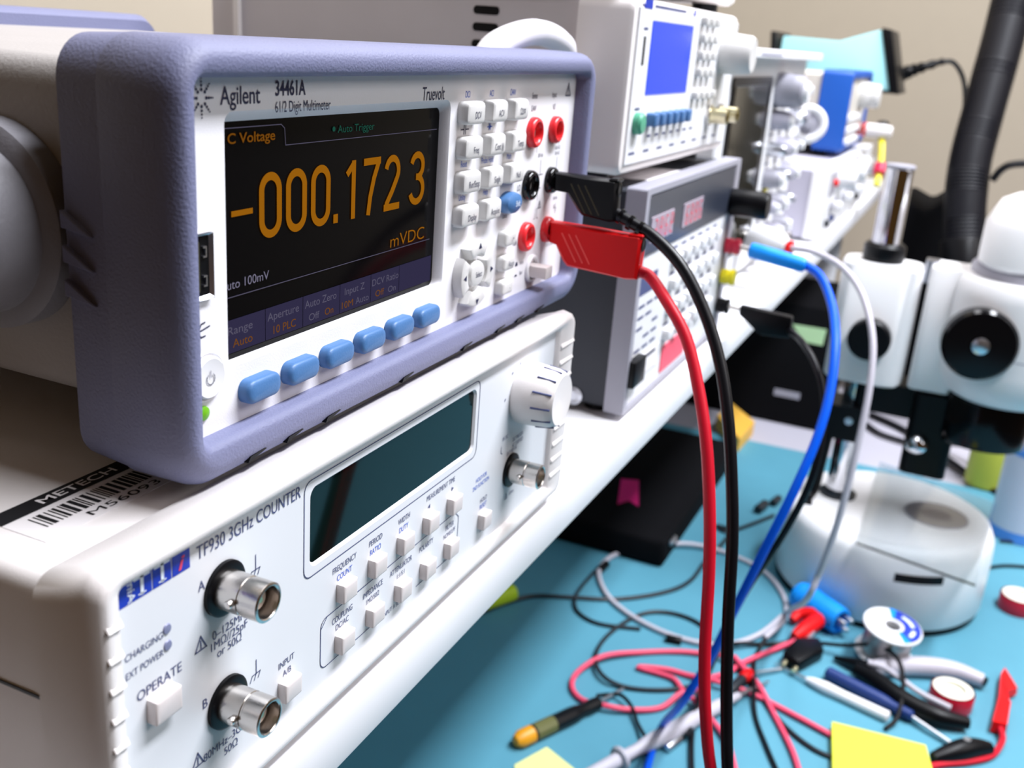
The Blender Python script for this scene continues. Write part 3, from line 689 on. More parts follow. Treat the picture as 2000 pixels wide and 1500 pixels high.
# ------------------------------------------------------------------ bench power supply (dark sided, next along the shelf)
ps = thing('bench_power_supply', 'charcoal-sided power supply with two red displays and coloured terminals, beneath the generator', 'power supply', (.43, .15, SH))
PX0, PX1, PF, PZ0, PZ1 = .3255, .5365, -.0078, -.0795, .0410
obj('case', box(PX0+.003, PX1-.003, .001, .30, PZ0+.002, PZ1-.002, .0008, 1), 'dark_side', ps)
obj('bezel', ring_panel((PX0,PX1,PZ0,PZ1,.0018), (PX0+.0065,PX1-.012,PZ0+.004,PZ1-.004,.001), PF, PF+.002, 3, .011), 'silver_bezel', ps, smooth=0.4)
obj('front_panel', box(PX0+.005, PX1-.010, PF+.0012, PF+.006, PZ0+.003, PZ1-.003), 'panel_white', ps, smooth=0)
obj('display_panel', box(PX0+.0066, PX1-.013, PF+.0004, PF+.002, .0055, .0368, .0004, 1), 'panel_dark', ps, smooth=0)
for xa, xb in ((.3385,.3800),(.4000,.4430)):
    w = obj('display_window', box(xa, xb, PF-.0001, PF+.001, .0115, .0255, .0003, 1), 'led_back', ps, smooth=0)
    b = bm_new(); rs = random.Random(int(xa*1e4))
    for k in range(4):
        cx = xa+.006+k*.0098
        for (u, v) in ((0,.0),(.0045,.0),(0,.005),(.0045,.005)):
            if rs.random() < .75: join(b, strip([(cx+u,.0135+v),(cx+u,.0172+v)], .0010, on_y(PF-.0003)))
        for v in (0,.005,.010): join(b, strip([(cx+.0008,.0133+v),(cx+.0037,.0133+v)], .0010, on_y(PF-.0003)))
    obj('display_segments', b, 'led_red', w, smooth=0)
for r in range(4):
    for c in range(6):
        x, z = .3960+c*.0185, -.0045-r*.0150
        obj('key', pad_key(x, z, .0105, .0062, .001, PF+.0012, PF-.0030, .0006, .0002, 2), 'panel_white', ps)
b = bm_new(); py = on_y(PF+.0010)
for r in range(5):
    for c in range(3):
        if (r+c) % 4 != 3: join(b, strip([(.3375+c*.014,-.0225-r*.0062),(.3375+c*.014+.0085,-.0225-r*.0062)], .0016, py))
for r in range(4):
    for c in range(6): join(b, strip([(.3915+c*.0185,.0014-r*.0150),(.3995+c*.0185,.0014-r*.0150)], .0016, py))
join(b, flat([py(.3330,-.0160), py(.3650,-.0160), py(.3650,-.0058), py(.3330,-.0058)]))
obj('lettering', b, 'ink_soft', ps, smooth=0)
pw = obj('power_switch', box(.3280, .3475, PF-.0035, PF+.002, -.0645, -.0495, .001, 2), 'black', ps)
lb = obj('rating_label', box(.3505, .3830, PF+.0006, PF+.0012, -.0650, -.0520), 'paper', ps, smooth=0)
b = bm_new(); pl = on_y(PF+.0005)
join(b, strip([(.3590,-.0545),(.3760,-.0545)], .0018, pl)); join(b, strip([(.3535,-.0570),(.3535,-.0635)], .0012, pl))
obj('label_mark', b, 'ink', lb, smooth=0)
obj('red_sticker', box(.3935, .4440, PF+.0005, PF+.0012, -.0735, -.0575), mat('salmon_red_sticker', (.85,.10,.16), .5, vary=.03), ps, smooth=0)
obj('voltage_knob', lathe([(.0088,0),(.0092,.001),(.0092,.023),(.0084,.0250),(0,.0252)], (.5230,PF,.0130), (0,-1,0), 32), 'black', ps)
for z, m_, yb in ((-.0168,'red',-.0178),(-.0382,'yellow',-.0172),(-.0588,'black',-.0160)):
    m2 = {'red': mat('crimson_terminal_cap', (.60,.012,.05), .4, vary=.03)}.get(m_, m_)
    tp = obj('binding_post', lathe([(.0050,0),(.0052,.0045),(.0046,.0050),(.0046,.0058),(.0053,.0062),(.0055,.0075),(.0055,-yb-.0078-.0006),(.0048,-yb-.0078),(0,-yb-.0078)], (.5245,PF,z), (0,-1,0), 24), m2, ps)
sc0 = (.3285,.0218,-.0747)
obj('side_screw', lathe([(.0052,0),(.0052,.0008),(.0030,.0016),(.0026,.0010),(0,.0008)], sc0, (-1,0,0), 24), 'steel', ps)
for fx in (PX0+.018, PX1-.018):
    for fy in (.012, .28): obj('foot', cyl((fx,fy,SH),(fx,fy,PZ0+.003),.008,20), 'black', ps)
tl_ = obj('top_label', prism([(.372,.001),(.436,.001),(.430,.038),(.366,.038)], 'z', PZ1-.0020, PZ1-.0014), 'paper', ps, smooth=0)

# ------------------------------------------------------------------ function generator on the power supply
ge = thing('function_generator', 'tall white-fronted function generator with blue screen and vent slots in its long grey side', 'function generator', (.413, .13, PZ1))
GX0, GX1, GY, GZ0, GZ1 = .3080, .5200, .0030, .0475, .1295
gc = obj('case', box(GX0+.003, GX1-.003, .030, .250, GZ0+.002, GZ1-.001, .001, 1), 'grey_case', ge)
obj('front_bezel', loft([rrY(GX0+o,GX1-o,GZ0+o,GZ1-o,.006,y,5) for o,y in ((0,.031),(0,.006),(.0012,.0036),(.003,GY))]), 'cream', ge)
obj('front_panel', box(GX0+.005, GX1-.005, GY-.0010, GY+.001, GZ0+.005, GZ1-.004, .0004, 1), 'panel_white', ge, smooth=0)
obj('rear_moulding', loft([rrY(GX0,GX1,GZ0,GZ1,.006,y,5) for y in (.229,.2325)]), 'cream', ge)
vs = (.3110,.0802,.1190); vs2 = (.3110,.0811,.1111)
for zc in (vs[2]+.0080, vs[2], vs2[2], vs2[2]-.0080, vs2[2]-.016):
    obj('vent_slot', prism([(vs[1]+(u), v) for u, v in rr(0, zc, .0142, .0040, .0019, 5)], 'x', GX0+.0028, GX0+.006), 'black', ge, smooth=0)
for fx in (GX0+.02, GX1-.02):
    for fy in (.022, .21): obj('foot', cyl((fx,fy,PZ1),(fx,fy,GZ0+.003),.0075,20), 'dark_cable', ge)
obj('display', box(.3335, .4080, GY-.0014, GY, .0852, .1202, .0004, 1), 'lcd_blue', ge, smooth=0)
obj('power_button', lathe([(.0052,0),(.0052,.003),(.0042,.0042),(0,.0046)], (.3235,GY-.001,.0722), (0,-1,0), 28), 'green_key', ge)
for k in range(6): obj('softkey', pad_key(.3440+k*.0124, .0733, .0076, .0066, .0015, GY-.001, GY-.0060, .0008, .0003, 3), 'blue_key', ge)
for r in range(4):
    for c in range(3): obj('key', pad_key(.4270+c*.0125, .1235-r*.0092, .0080, .0048, .001, GY-.001, GY-.0045, .0006, .0002, 2), 'key', ge)
for c in range(4): obj('key', pad_key(.4250+c*.0125, .0835, .0080, .0044, .001, GY-.001, GY-.0045, .0006, .0002, 2), 'key', ge)
obj('tuning_knob', lathe([(.0120,0),(.0122,.003),(.0112,.017),(.0098,.019),(0,.0188)], (.4830,GY-.001,.1070), (0,-1,0), 36), 'key', ge)
for x in (.4660, .4920):
    n = obj('output_socket', lathe([(.0048,0),(.0048,.012),(.0038,.0126),(.0038,.004),(0,.004)], (x,GY-.001,.0710), (0,-1,0), 24, True, True), 'brass', ge)
    obj('socket_nut', lathe([(.0068,0),(.0068,.002),(.005,.0022)], (x,GY-.001,.0710), (0,-1,0), 6, True, True), 'metal', n)
obj('card_slot', box(.3222, .3252, GY-.0013, GY, .0995, .1125), 'dark_cable', ge, smooth=0)
b = bm_new(); gy_ = on_y(GY-.00115)
for k in range(8): join(b, strip([(.318+k*.0235,.0578),(.326+k*.0235,.0578)], .0012, gy_))
for k in range(7): join(b, strip([(.345+k*.0135,.0650),(.350+k*.0135,.0650)], .0012, gy_))
join(b, strip([(.3350,.1265),(.3900,.1265)], .0014, gy_)); join(b, strip([(.3205,.0790),(.3265,.0790)], .0012, gy_)); join(b, strip([(.3215,.1160),(.3265,.1160)], .0012, gy_))
obj('lettering', b, 'ink_soft', ge, smooth=0)
obj('blue_badge', flat([gy_(.3185,.1250), gy_(.3310,.1250), gy_(.3310,.1292), gy_(.3185,.1292)]), 'logo_blue', ge, smooth=0)
b = bm_new(); join(b, flat([gy_(.4060,.1252), gy_(.4100,.1252), gy_(.4100,.1285), gy_(.4060,.1285)]))
obj('blue_badge', b, 'logo_blue', ge, smooth=0)
t = thing('instrument_case', 'white instrument case on top of the generator, cut off by the photo top edge', 'instrument', (.413, .13, GZ1))
obj('body', loft([rrY(GX0+o,GX1-.004-o,.1350+o,.190-o,.005,y,4) for o,y in ((.002,.006),(0,.009),(0,.24),(.002,.243))]), 'cream', t)
for fx in (GX0+.02, GX1-.025):
    for fy in (.02, .22): obj('foot', cyl((fx,fy,GZ1),(fx,fy,.1355),.008,16), 'dark_cable', t)

# ------------------------------------------------------------------ oscilloscope
os_ = thing('oscilloscope', 'white oscilloscope with large dark glass screen and crowded knobs, half hidden behind the generator', 'oscilloscope', (.745, .2, SH))
OX0, OX1, OY, OZ0, OZ1 = .5750, .9120, .0200, -.0750, .1110
obj('case', box(OX0+.004, OX1-.004, .034, .40, OZ0+.003, OZ1-.003, .002, 1), 'grey_case', os_)
obj('front_bezel', loft([rrY(OX0+o,OX1-o,OZ0+o,OZ1-o,.004,y,4) for o,y in ((0,.036),(0,.0215),(.0015,OY))]), 'panel_white', os_)
obj('top_visor', box(OX0, OX1+.002, .006, .036, OZ1-.006, OZ1+.001, .001, 1), 'panel_white', os_)
obj('screen_bezel', loft([rrY(.598,.7440,-.052,.0905,.004,y,4) for y in (OY-.0016,OY+.001)]), 'black', os_)
obj('screen', box(.604, .724, OY-.0024, OY-.0012, -.045, .0845, .0008, 1), 'scope_glass', os_)
kc = 0
for r in range(6):
    for c in range(3):
        x, z = .778+c*.040, .079-r*.0255
        big_ = (r == 0 and c == 0)
        rd = .0145 if big_ else (.0085 if (r+c) % 2 else .0062)
        L_ = .024 if big_ else .015
        kb_ = obj('control_knob', lathe([(rd,0),(rd*1.05,.002),(rd*.92,L_-.002),(rd*.8,L_),(0,L_)], (x,OY,z), (0,-1,0), 22), ('silver_bezel','steel','lavender')[(r*2+c) % 3], os_)
        obj('knob_cap', lathe([(rd*.66,0),(rd*.60,.004),(0,.0042)], (x,OY-L_+.0005,z), (0,-1,0), 18), ('panel_white','silver_bezel','panel_white')[(r*2+c) % 3], kb_)
for c in range(4):
    obj('input_socket', lathe([(.0052,0),(.0052,.016),(.0040,.0166),(.0040,.005),(0,.005)], (.765+c*.038,OY,-.064), (0,-1,0), 20, True, True), 'metal', os_)
b = bm_new(); oy_ = on_y(OY-.0003)
for r in range(6):
    for c in range(3): join(b, strip([(.770+c*.040,.0915-r*.0255),(.786+c*.040,.0915-r*.0255)], .0014, oy_))
obj('lettering', b, 'ink_soft', os_, smooth=0)
b = bm_new(); ov = on_y(.0058)
join(b, strip([(.620,.1078),(.700,.1078)], .0014, ov)); obj('maker_strip', b, 'grey_dot', os_, smooth=0)
for x, z, m_ in ((.800,-.0335,'red'),(.842,-.008,'lime'),(.785,-.008,'yellow')): obj('indicator', lathe([(.003,0),(.0028,.003),(0,.004)], (x,OY,z), (0,-1,0), 14), m_, os_)
for fx in (OX0+.03, OX1-.03):
    for fy in (.05, .36): obj('foot', cyl((fx,fy,SH),(fx,fy,OZ0+.004),.009,16), 'black', os_)
tr = thing('ring_dial', 'white ring over the knobs at the right edge of the oscilloscope', 'ring', (.9290,.0120,.0280))
obj('ring', torus((.9290,.0120,.0440), (-1,-.35,.1), .0150, .0045, 36, 12), 'panel_white', tr)
obj('ring_web', lathe([(.0148,0),(.0148,.0015),(.005,.0018),(.0048,.010),(0,.0105)], (.9290,.0120,.0440), (-1,-.35,.1), 30), 'silver_bezel', tr)

# white supply with sliders, blue-cased meter, cyan station further along
wb = thing('white_power_supply', 'low white-fronted instrument with lavender side, beneath the blue-rimmed meter', 'power supply', (1.2, .1, SH))
WX0, WX1, WY = .9760, 1.4300, -.0080
obj('case', box(WX0+.002, WX1-.002, .004, .28, -.0795, -.0060, .001, 1), 'lavender', wb)
obj('front_bezel', loft([rrY(WX0+o,WX1-o,-.0800+o,-.0050-o,.002,y,3) for o,y in ((0,.006),(0,WY+.001),(.001,WY))]), 'panel_white', wb)
for k in range(3):
    x = 1.060+k*.10
    s_ = obj('slider_track', prism(rr(x+.02,-.052,.060,.012,.005,4), 'y', WY-.0012, WY), 'silver_bezel', wb)
    obj('slider_knob', box(x, x+.014, WY-.012, WY-.001, -.057, -.047, .002, 2), 'panel_white', s_)
    obj('control_knob', lathe([(.0125,0),(.0125,.016),(.0105,.019),(0,.0192)], (1.105+k*.10,WY,-.0235), (0,-1,0), 24), 'panel_white', wb)
    obj('panel_plate', box(1.025+k*.1, 1.075+k*.1, WY-.0010, WY, -.038, -.012, .0005, 1), 'silver_bezel', wb)
for x, z, m_ in ((1.050,-.0245,'red'),(1.270,-.052,'yellow'),(1.030,-.068,'dark_cable'),(1.065,-.066,'ink_soft'),(1.300,-.066,'dark_cable')): obj('indicator', lathe([(.0042,0),(.0040,.005),(0,.006)], (x,WY,z), (0,-1,0), 14), m_, wb)
for fx in (WX0+.03, WX1-.03):
    for fy in (.02, .24): obj('foot', cyl((fx,fy,SH),(fx,fy,-.0785),.009,14), 'black', wb)

bl = thing('bench_meter', 'beige bench meter wrapped in a thick blue rubber rim, with large grey knob', 'meter', (1.25, .1, -.005))
BX0, BX1, BZ0, BZ1 = 1.140, 1.352, .0015, .0960
obj('case', box(BX0+.004, BX1-.004, .034, .20, BZ0+.006, BZ1-.005, .002, 1), 'beige_case', bl)
bo = lambda o, y, r=.006: rrY(BX0+o, BX1-o, BZ0+o, BZ1-o, r, y, 4)
obj('rubber_rim', loft([bo(.003,.037), bo(0,.0355), bo(0,.004), bo(.0015,.0008), bo(.0045,.0002), bo(.0085,.0008,.003), bo(.0090,.006,.003)], False, False), 'blue_rubber', bl)
obj('front_panel', box(BX0+.008, BX1-.008, .0040, .034, BZ0+.008, BZ1-.008), 'beige_case', bl, smooth=0)
obj('range_knob', lathe([(.0165,0),(.0165,.010),(.0150,.012),(.0150,.022),(.0130,.0245),(0,.0246)], (1.272,.004,.0660), (0,-1,0), 30), 'key', bl)
for r in range(3):
    for c in range(4): obj('key', pad_key(1.180+c*.030, .0400-r*.0140, .019, .0085, .002, .004, -.0015, .001, .0003, 3), 'panel_white', bl)
for x, m_ in ((1.300,'red_jack'),(1.325,'black')): obj('banana_jack', lathe([(.0075,0),(.0075,.006),(.004,.0065),(.0035,.001),(0,.001)], (x,.004,.022), (0,-1,0), 20, True, True), m_, bl)
for fx in (BX0+.03, BX1-.03):
    for fy in (.03, .17): obj('foot', cyl((fx,fy,-.0055),(fx,fy,BZ0+.008),.008,14), 'black', bl)
t = thing('banana_connector', 'cream banana connector sticking out of the blue-rimmed meter', 'connector', (1.300,-.03,.022))
obj('body', lathe([(.004,0),(.0085,.002),(.0088,.030),(.0070,.040),(0,.041)], (1.3000,-.0005,.0220), (0,-1,0), 24), 'cream', t)
obj('collar', lathe([(.0092,0),(.0092,.004)], (1.3000,-.0040,.0220), (0,-1,0), 24), 'red', t)
obj('pin', cyl((1.300,.0025,.022),(1.300,-.001,.022),.0025,12), 'metal', t)
ti = thing('test_lead', 'yellow lead with red sleeve hanging behind the chrome microscope post', 'test lead', (1.2885,-.0313,-.0060))
obj('cable', tube([(1.3074,-.0277,.0178), (1.2915,-.0324,.0006), (1.2801,-.0356,-.0182), (1.2691,-.0369,-.0337), (1.2596,-.0372,-.0441)], .0042, 10, 4), 'yellow', ti)
obj('plug', cyl((1.3141,-.0258,.0319), (1.3041,-.0287,.0141), .0080, 16, .001), 'black', ti)
obj('sleeve', cyl((1.2789,-.0366,-.0193), (1.2703,-.0369,-.0305), .0085, 16, .001), mat('crimson_sleeve', (.65,.01,.06), .4, vary=0), ti)

su = thing('instrument_case', 'dark grey instrument case on the shelf under the cyan station', 'instrument', (1.55, .2, SH))
obj('body', box(1.46, 1.66, .060, .34, SH+.006, .066, .002, 1), 'dark_side', su)
for fx in (1.49, 1.63):
    for fy in (.08, .31): obj('foot', cyl((fx,fy,SH),(fx,fy,SH+.008),.009,14), 'black', su)
so = thing('soldering_station', 'pale cyan wedge-shaped station with sloping black front, high on the far instruments', 'soldering station', (1.50, .08, .066))
sideP = [(.1530,.0700),(-.0150,.0700),(1.46,-.0111,.0818)[1:],(1.46,.0117,.1519)[1:],(1.46,.0670,.1327)[1:],(1.46,.1490,.1343)[1:]]
obj('case', prism(sideP, 'x', 1.46, 1.575, .002, 2), 'cyan_case', so)
f0, f1 = Vector((-.0150,.0700)), Vector((1.46,.0117,.1519)[1:])
obj('front_plate', prism([(f0.x,f0.y-.004),(f0.x-.012,f0.y-.002),(f1.x-.014,f1.y+.001),(f1.x,f1.y+.003)], 'x', 1.457, 1.578, .0015, 2), 'black', so)
obj('rear_plate', prism([(.1520,.066),(.1600,.066),(.1680,.140),(.1600,.140)], 'x', 1.458, 1.577, .001, 1), 'black', so)
for fx in (1.475, 1.56): obj('foot', box(fx-.008, fx+.008, .075, .095, .0655, .069), 'black', so)
obj('base_skid', box(1.462, 1.573, -.028, .15, .0655, .0700, .0005, 1), 'black', so)
obj('pilot_lamp', lathe([(.0035,0),(.003,.002),(0,.003)], (1.485,f1.x-.0128,f1.y-.018), (0,-1,.1), 14), 'red', so)
c0 = (1.604,-.0077,.0956)
lead = thing('iron_lead', 'black connector lead arching from the cyan station against the beige wall', 'lead', c0)
obj('connector', tube([(1.5994,-.0053,.0861), (1.6005,-.0253,.0970), (1.6049,-.0424,.1045), (1.6157,-.0710,.1159)], .0090, 14, 4, radii=lambda t: .0125*(1-t)+.0048*t+.0012*math.sin(t*40)), 'black', lead)
obj('cable', tube([(1.6141,-.0683,.1149), (1.6218,-.0857,.1155), (1.6275,-.1029,.0956), (1.6263,-.1127,.0658), (1.614,-.1169,.0279), (1.5951,-.1193,-.0254), (1.5869,-.1208,-.0799), (1.5809,-.1204,-.0953)], .0036, 10, 5), 'dark_cable', lead)

# ------------------------------------------------------------------ loop behind the multimeter top, extraction hose, dark things
lp = tag(obj('cable_loop', tube([(.2000,.0286,.0925), (.2200,.0324,.1027), (.2400,.0329,.1079), (.2600,.0301,.1105), (.2800,.0284,.1076), (.2900,.0284,.1022), (.3000,.0335,.0892)], .0055, 12, 6), 'white_cable'), 'thick white cable loop rising behind the multimeter top edge', 'cable')
hs = thing('extraction_hose', 'black ribbed hose slanting down in front of the beige end wall', 'hose', (1.5, -.1, -.15))
hp = [(1.6321,-.1495,.3162), (1.6002,-.1504,.2298), (1.5696,-.1484,.1503), (1.5352,-.1438,.0634), (1.5041,-.1404,-.0162), (1.4825,-.1463,-.0806), (1.4615,-.1592,-.1517)]
obj('hose_tube', tube(hp, .029, 28, 26, radii=lambda t: .0295+.0006*math.sin(t*2*PI*75)), 'hose', hs)
obj('hose_collar', cyl((1.4675,-.1547,-.1304), (1.4374,-.1771,-.2368), .034, 28, .003), 'black', hs)
tag(obj('cable', tube([(1.4752,-.1749,-.0406), (1.4731,-.1831,-.0249), (1.4716,-.1978,-.0151), (1.4788,-.2363,-.0090)], .0052, 10, 5), 'black_cable'), 'thin black cable curving from the ribbed hose toward the right edge', 'cable')
tag(obj('equipment_bag', prism([(-.150,DK),(-.019,DK),(-.0185,-.18),(-.0200,-.1180),(1.58,-.0578,-.0954)[1:],(1.58,-.0915,-.1104)[1:],(1.58,-.1237,-.0820)[1:],(1.58,-.1650,-.1132)[1:],(-.150,-.30)], 'x', 1.58, 1.80, .008, 3), 'black_matt'),
    'black soft bag standing on the bench behind the microscope', 'bag')
mo = thing('equipment_box', 'large black box under the shelf, with a pale green note on it', 'box', (1.45, .1, DK-.004))
obj('body', box(1.34, 1.55, -.014, .36, DK-.004, -.236, .006, 2), 'black_matt', mo)
sl = (1.34,.0387,-.3746)
obj('label_strip', box(1.3385, 1.3402, (1.34,.0219,-.3751)[1], (1.34,.0602,-.3751)[1], sl[2]-.005, sl[2]+.005), 'silver_bezel', mo, smooth=0)
g_ = [(1.336,.0500,-.2666), (1.336,.0006,-.2660), (1.336,.0023,-.2906), (1.336,.0306,-.2897)]
tag(obj('sticky_note', loft([[ (1.3385,)+p[1:] for p in g_], [(1.3396,)+p[1:] for p in g_]]), 'note_green', smooth=0), 'pale green sticky note on the black box under the shelf', 'note')
cs_ = thing('equipment_case', 'flat black case lying on the teal mat under the shelf, with a magenta tab', 'case', (.97, .22, DK))
obj('body', box(.795, 1.13, .068, .38, DK, DK+.032, .006, 3), 'black_matt', cs_)
pk0 = [(.9237,.1620,-.3877), (.9318,.1420,-.3877), (.8617,.1199,-.3877), (.8711,.1347,-.3877), (.8547,.1427,-.3877)]
obj('marker_tab', loft([pk0, [(x,y,z+.0006) for x,y,z in pk0]]), 'pink', cs_, smooth=0)
obj('metal_clasp', box(.812, .830, .0645, .0685, DK+.020, DK+.026, .001, 1), 'steel', cs_)
ob = (1.2354,.0978,-.4200)
tag(obj('card_box', prism([(1.2471,.1227,-.4200)[:2], (1.1728,.0723,-.4200)[:2], (1.2559,.0684,-.4200)[:2], (1.3178,.1171,-.4200)[:2]], 'z', DK, DK+.022, .001, 1), 'amber_box'), 'small amber box on the bench beside the black case', 'box')

# ------------------------------------------------------------------ stereo microscope
mc = thing('stereo_microscope', 'white stereo microscope with black focus knobs on a round base and chrome post', 'microscope', (.89, -.14, DK))
QX, QY = .893, -.086
bs = obj('base', lathe([(.1005,.004),(.1050,.010),(.1050,.060),(.1040,.078),(.1000,.087),(.093,.090),(.050,.090),(.040,.089)], (.890,-.1400,DK), (0,0,1), 72, True, False), 'micro_white', mc, smooth=0.8)
obj('rubber_ring', lathe([(.0985,0),(.1030,.001),(.1030,.006),(.099,.007)], (.890,-.1400,DK), (0,0,1), 64, False, False), 'black', bs)
obj('base_plate', lathe([(.094,.0895),(.094,.0903),(.0,.0903)], (.890,-.140,DK), (0,0,1), 64, False, True), 'micro_white', bs)
obj('stage_glass', lathe([(.0300,0),(.0295,.0010),(0,.0012)], (.893,-.1850,-.3296), (0,0,1), 48), 'glass_disc', bs)
obj('stage_ring', torus((.893,-.1850,-.3294), (0,0,1), .0308, .0010, 48, 8), 'silver_bezel', bs)
sa = math.atan2(-.1277+.14, .7781-.890)
slot = bm_new()
ang0 = [math.radians(a) for a in range(190, 218, 2)]
top = [(.890+.1052*math.cos(a), -.14+.1052*math.sin(a), DK+.068) for a in ang0]; bot = [(.890+.1052*math.cos(a), -.14+.1052*math.sin(a), DK+.059) for a in ang0]
obj('base_slot', loft([bot, [(x,y,z) for x,y,z in top]], False, False, closed=False), 'black', bs, smooth=0)
obj('post_socket', lathe([(.0190,0),(.0190,.0035),(.0150,.005)], (QX,QY,-.330), (0,0,1), 36, False, True), 'dark_cable', mc)
obj('post', cyl((QX,QY,-.329),(QX,QY,.0140),.0135,40,.001), 'chrome', mc)
obj('post_cap', cyl((QX,QY,.0140),(QX,QY,.0175),.0140,32,.001), 'silver_bezel', mc)
obj('post_collar', lathe([(.0190,0),(.0200,.003),(.0200,.015),(.0170,.018),(.0137,.018)], (QX,QY,-.0760), (0,0,1), 40, False, False), 'black', mc)
hb = [(-.050,-.026),(-.128,-.026),(-.128,.026),(-.050,.026)]
def rxy(cx, cy, w, d, r, z): return [(x, y, z) for x, y in rr(cx, cy, w, d, r, 6)]
obj('focus_block', loft([rxy(QX,-.0880,.052-o,.076-o,.018,z) for o,z in ((.003,-.1970),(0,-.1950),(0,-.0790),(.003,-.0762))]), 'micro_white', mc)
fk = obj('focus_knob', lathe([(.0135,0),(.0135,.004),(.0200,.0045),(.0205,.006),(.0205,.016),(.0185,.0185),(0,.0188)], (QX-.024,-.0900,-.1480), (-1,0,0), 40), 'black', mc)
obj('carrier', loft([rxy(QX,-.1520,.048-o,.040-o,.006,z) for o,z in ((.002,-.1930),(0,-.1910),(0,-.0730),(.002,-.0710))]), 'micro_white', mc)
obj('carrier_clamp', loft([rxy(QX,-.1320,.018,.012,.002,z) for z in (-.0900,-.0680)]), 'steel', mc)
BYC = -.2160
obj('body', lathe([(.030,-.1930),(.046,-.1900),(.056,-.1830),(.0620,-.1700),(.0640,-.1560),(.0640,-.0900),(.0630,-.0760),(.0600,-.0720),(.046,-.0720)], (QX,BYC,0), (0,0,1), 64, True, True), 'micro_white', mc, smooth=0.9)
obj('body_seam', lathe([(.0641,-.1400),(.0643,-.1396),(.0641,-.1390)], (QX,BYC,0), (0,0,1), 64, False, False), 'silver_bezel', mc)
zk = obj('zoom_knob', lathe([(.030,0),(.0330,.001),(.0330,.014),(.0305,.0175),(0,.0185)], (QX-.0560,-.1850,-.1270), (-1,-.12,0), 56), 'black_gloss', mc)
obj('knob_screw', lathe([(.0078,0),(.0076,.001),(.0050,.0022),(0,.0026)], (QX-.0743,-.1874,-.1270), (-1,-.12,0), 28), 'steel', zk)
obj('head_ring', lathe([(.050,-.0730),(.050,-.0640),(.046,-.0600)], (QX,BYC,0), (0,0,1), 56, False, True), 'silver_bezel', mc)
obj('binocular_head', loft([rxy(QX,-.2260,w,d,r,z) for w,d,r,z in ((.092,.098,.030,-.0640),(.104,.112,.034,-.0580),(.104,.112,.034,-.0250),(.088,.092,.028,-.0040),(.064,.066,.020,.0030))]), 'micro_white', mc, smooth=0.7)
for sx in (-1, 1):
    e_ = obj('eyepiece_tube', cyl((QX+sx*.032,-.255,-.015),(QX+sx*.032,-.335,.045),.0165,28,.002), 'micro_white', mc)
    obj('eyecup', cyl((QX+sx*.032,-.330,.041),(QX+sx*.032,-.352,.0578),.0190,28,.002), 'black', e_)
obj('objective', lathe([(.0340,-.2390),(.0420,-.2370),(.0435,-.2310),(.0435,-.1960),(.040,-.1850)], (QX,-.2060,0), (0,0,1), 48, True, True), 'black_gloss', mc)
obj('under_arm', loft([rxy(QX+.002,-.1300,.040,.090,.006,z) for z in (-.2260,-.1940)]), 'black', mc)
il = obj('illuminator', loft([rxy(QX-.006,-.1620,.040,.044,.008,z) for z in (-.2800,-.1960)]), 'black', mc)
obj('illuminator_ball', lathe([(.0001,-.011),(.006,-.0095),(.0105,-.0035),(.011,0),(.0105,.0035),(.006,.0095),(.0001,.011)], (QX-.026,-.1530,-.2480), (-1,0,0), 24), 'chrome', il, smooth=1.2)
obj('lower_bracket', loft([rxy(QX-.004,-.0790,.044,.040,.004,z) for z in (-.2600,-.2240)]), 'black', mc)
obj('bracket_screw', lathe([(.0042,0),(.0040,.0016),(0,.002)], (QX-.0258,-.0850,-.2380), (-1,0,0), 18), 'steel', mc)
obj('stage_clip', tube([(QX-.022,-.068,-.255),(QX-.024,-.066,-.29),(QX-.027,-.064,-.318),(QX-.034,-.060,-.327),(QX-.048,-.062,-.3285)], .0052, 10, 5), 'black', mc)
ap = [(.7778,-.1188,-.3280), (.7513,-.2255,-.3280), (.9605,-.2417,-.3280), (1.007,-.1178,-.3280)]
tag(obj('acrylic_plate', loft([[(x,y,-.3285) for x,y,_ in ap], [(x,y,-.3262) for x,y,_ in ap]]), 'clear', smooth=0), 'clear acrylic plate lying across the round microscope base', 'plate')

# ------------------------------------------------------------------ leads of the power supply and the oscilloscope
def V(p, dz=0.0): return (p[0], p[1], DK+dz)
tl2 = thing('test_lead', 'bright blue test lead reaching the red terminal of the power supply', 'test lead', (.5245,-.045,-.0170))
bp = obj('banana_plug', lathe([(.0034,0),(.0050,.0008),(.0054,.003),(.0052,.036),(.0044,.0385),(.0030,.0390)], (.5245,-.0240,-.0174), (0,-1,-.13), 20), 'sky_blue', tl2)
obj('plug_pin', cyl((.5245,-.0170,-.0168),(.5245,-.0250,-.0175),.0019,12), 'metal', bp)
obj('cable', tube([(.5245,-.0610,-.0222), (.5245,-.0640,-.0228), (.5189,-.0729,-.0261), (.5102,-.0811,-.0344), (.4933,-.0893,-.0458), (.4680,-.0958,-.0595), (.4490,-.0992,-.0834), (.4333,-.0978,-.1086), (.4194,-.0917,-.1387), (.4126,-.0819,-.1765), (.4143,-.0705,-.2204), (.4237,-.0571,-.2723), (.4296,-.0419,-.3159), V((.5294,-.0102,-.4200),.006), V((.4899,-.0130,-.4200),.0032), V((.4610,-.0196,-.4200),.0030), V((.4255,-.0415,-.4200),.0030)], .0029, 14, 6), 'blue_cable', tl2)
tl3 = thing('test_lead', 'black test lead at the black terminal of the power supply, with a flat grip', 'test lead', (.5245,-.04,-.0590))
qr = [(-.0240,-.0560),(-.0600,-.0580),(-.0602,-.0725),(-.0400,-.0740),(-.0300,-.0665),(-.0240,-.0625)]
bp = obj('banana_plug', prism(qr, 'x', .5207, .5283, .0012, 2), 'black', tl3)
obj('plug_pin', cyl((.5245,-.0150,-.0592),(.5245,-.0250,-.0592),.0016,12), 'metal', bp)
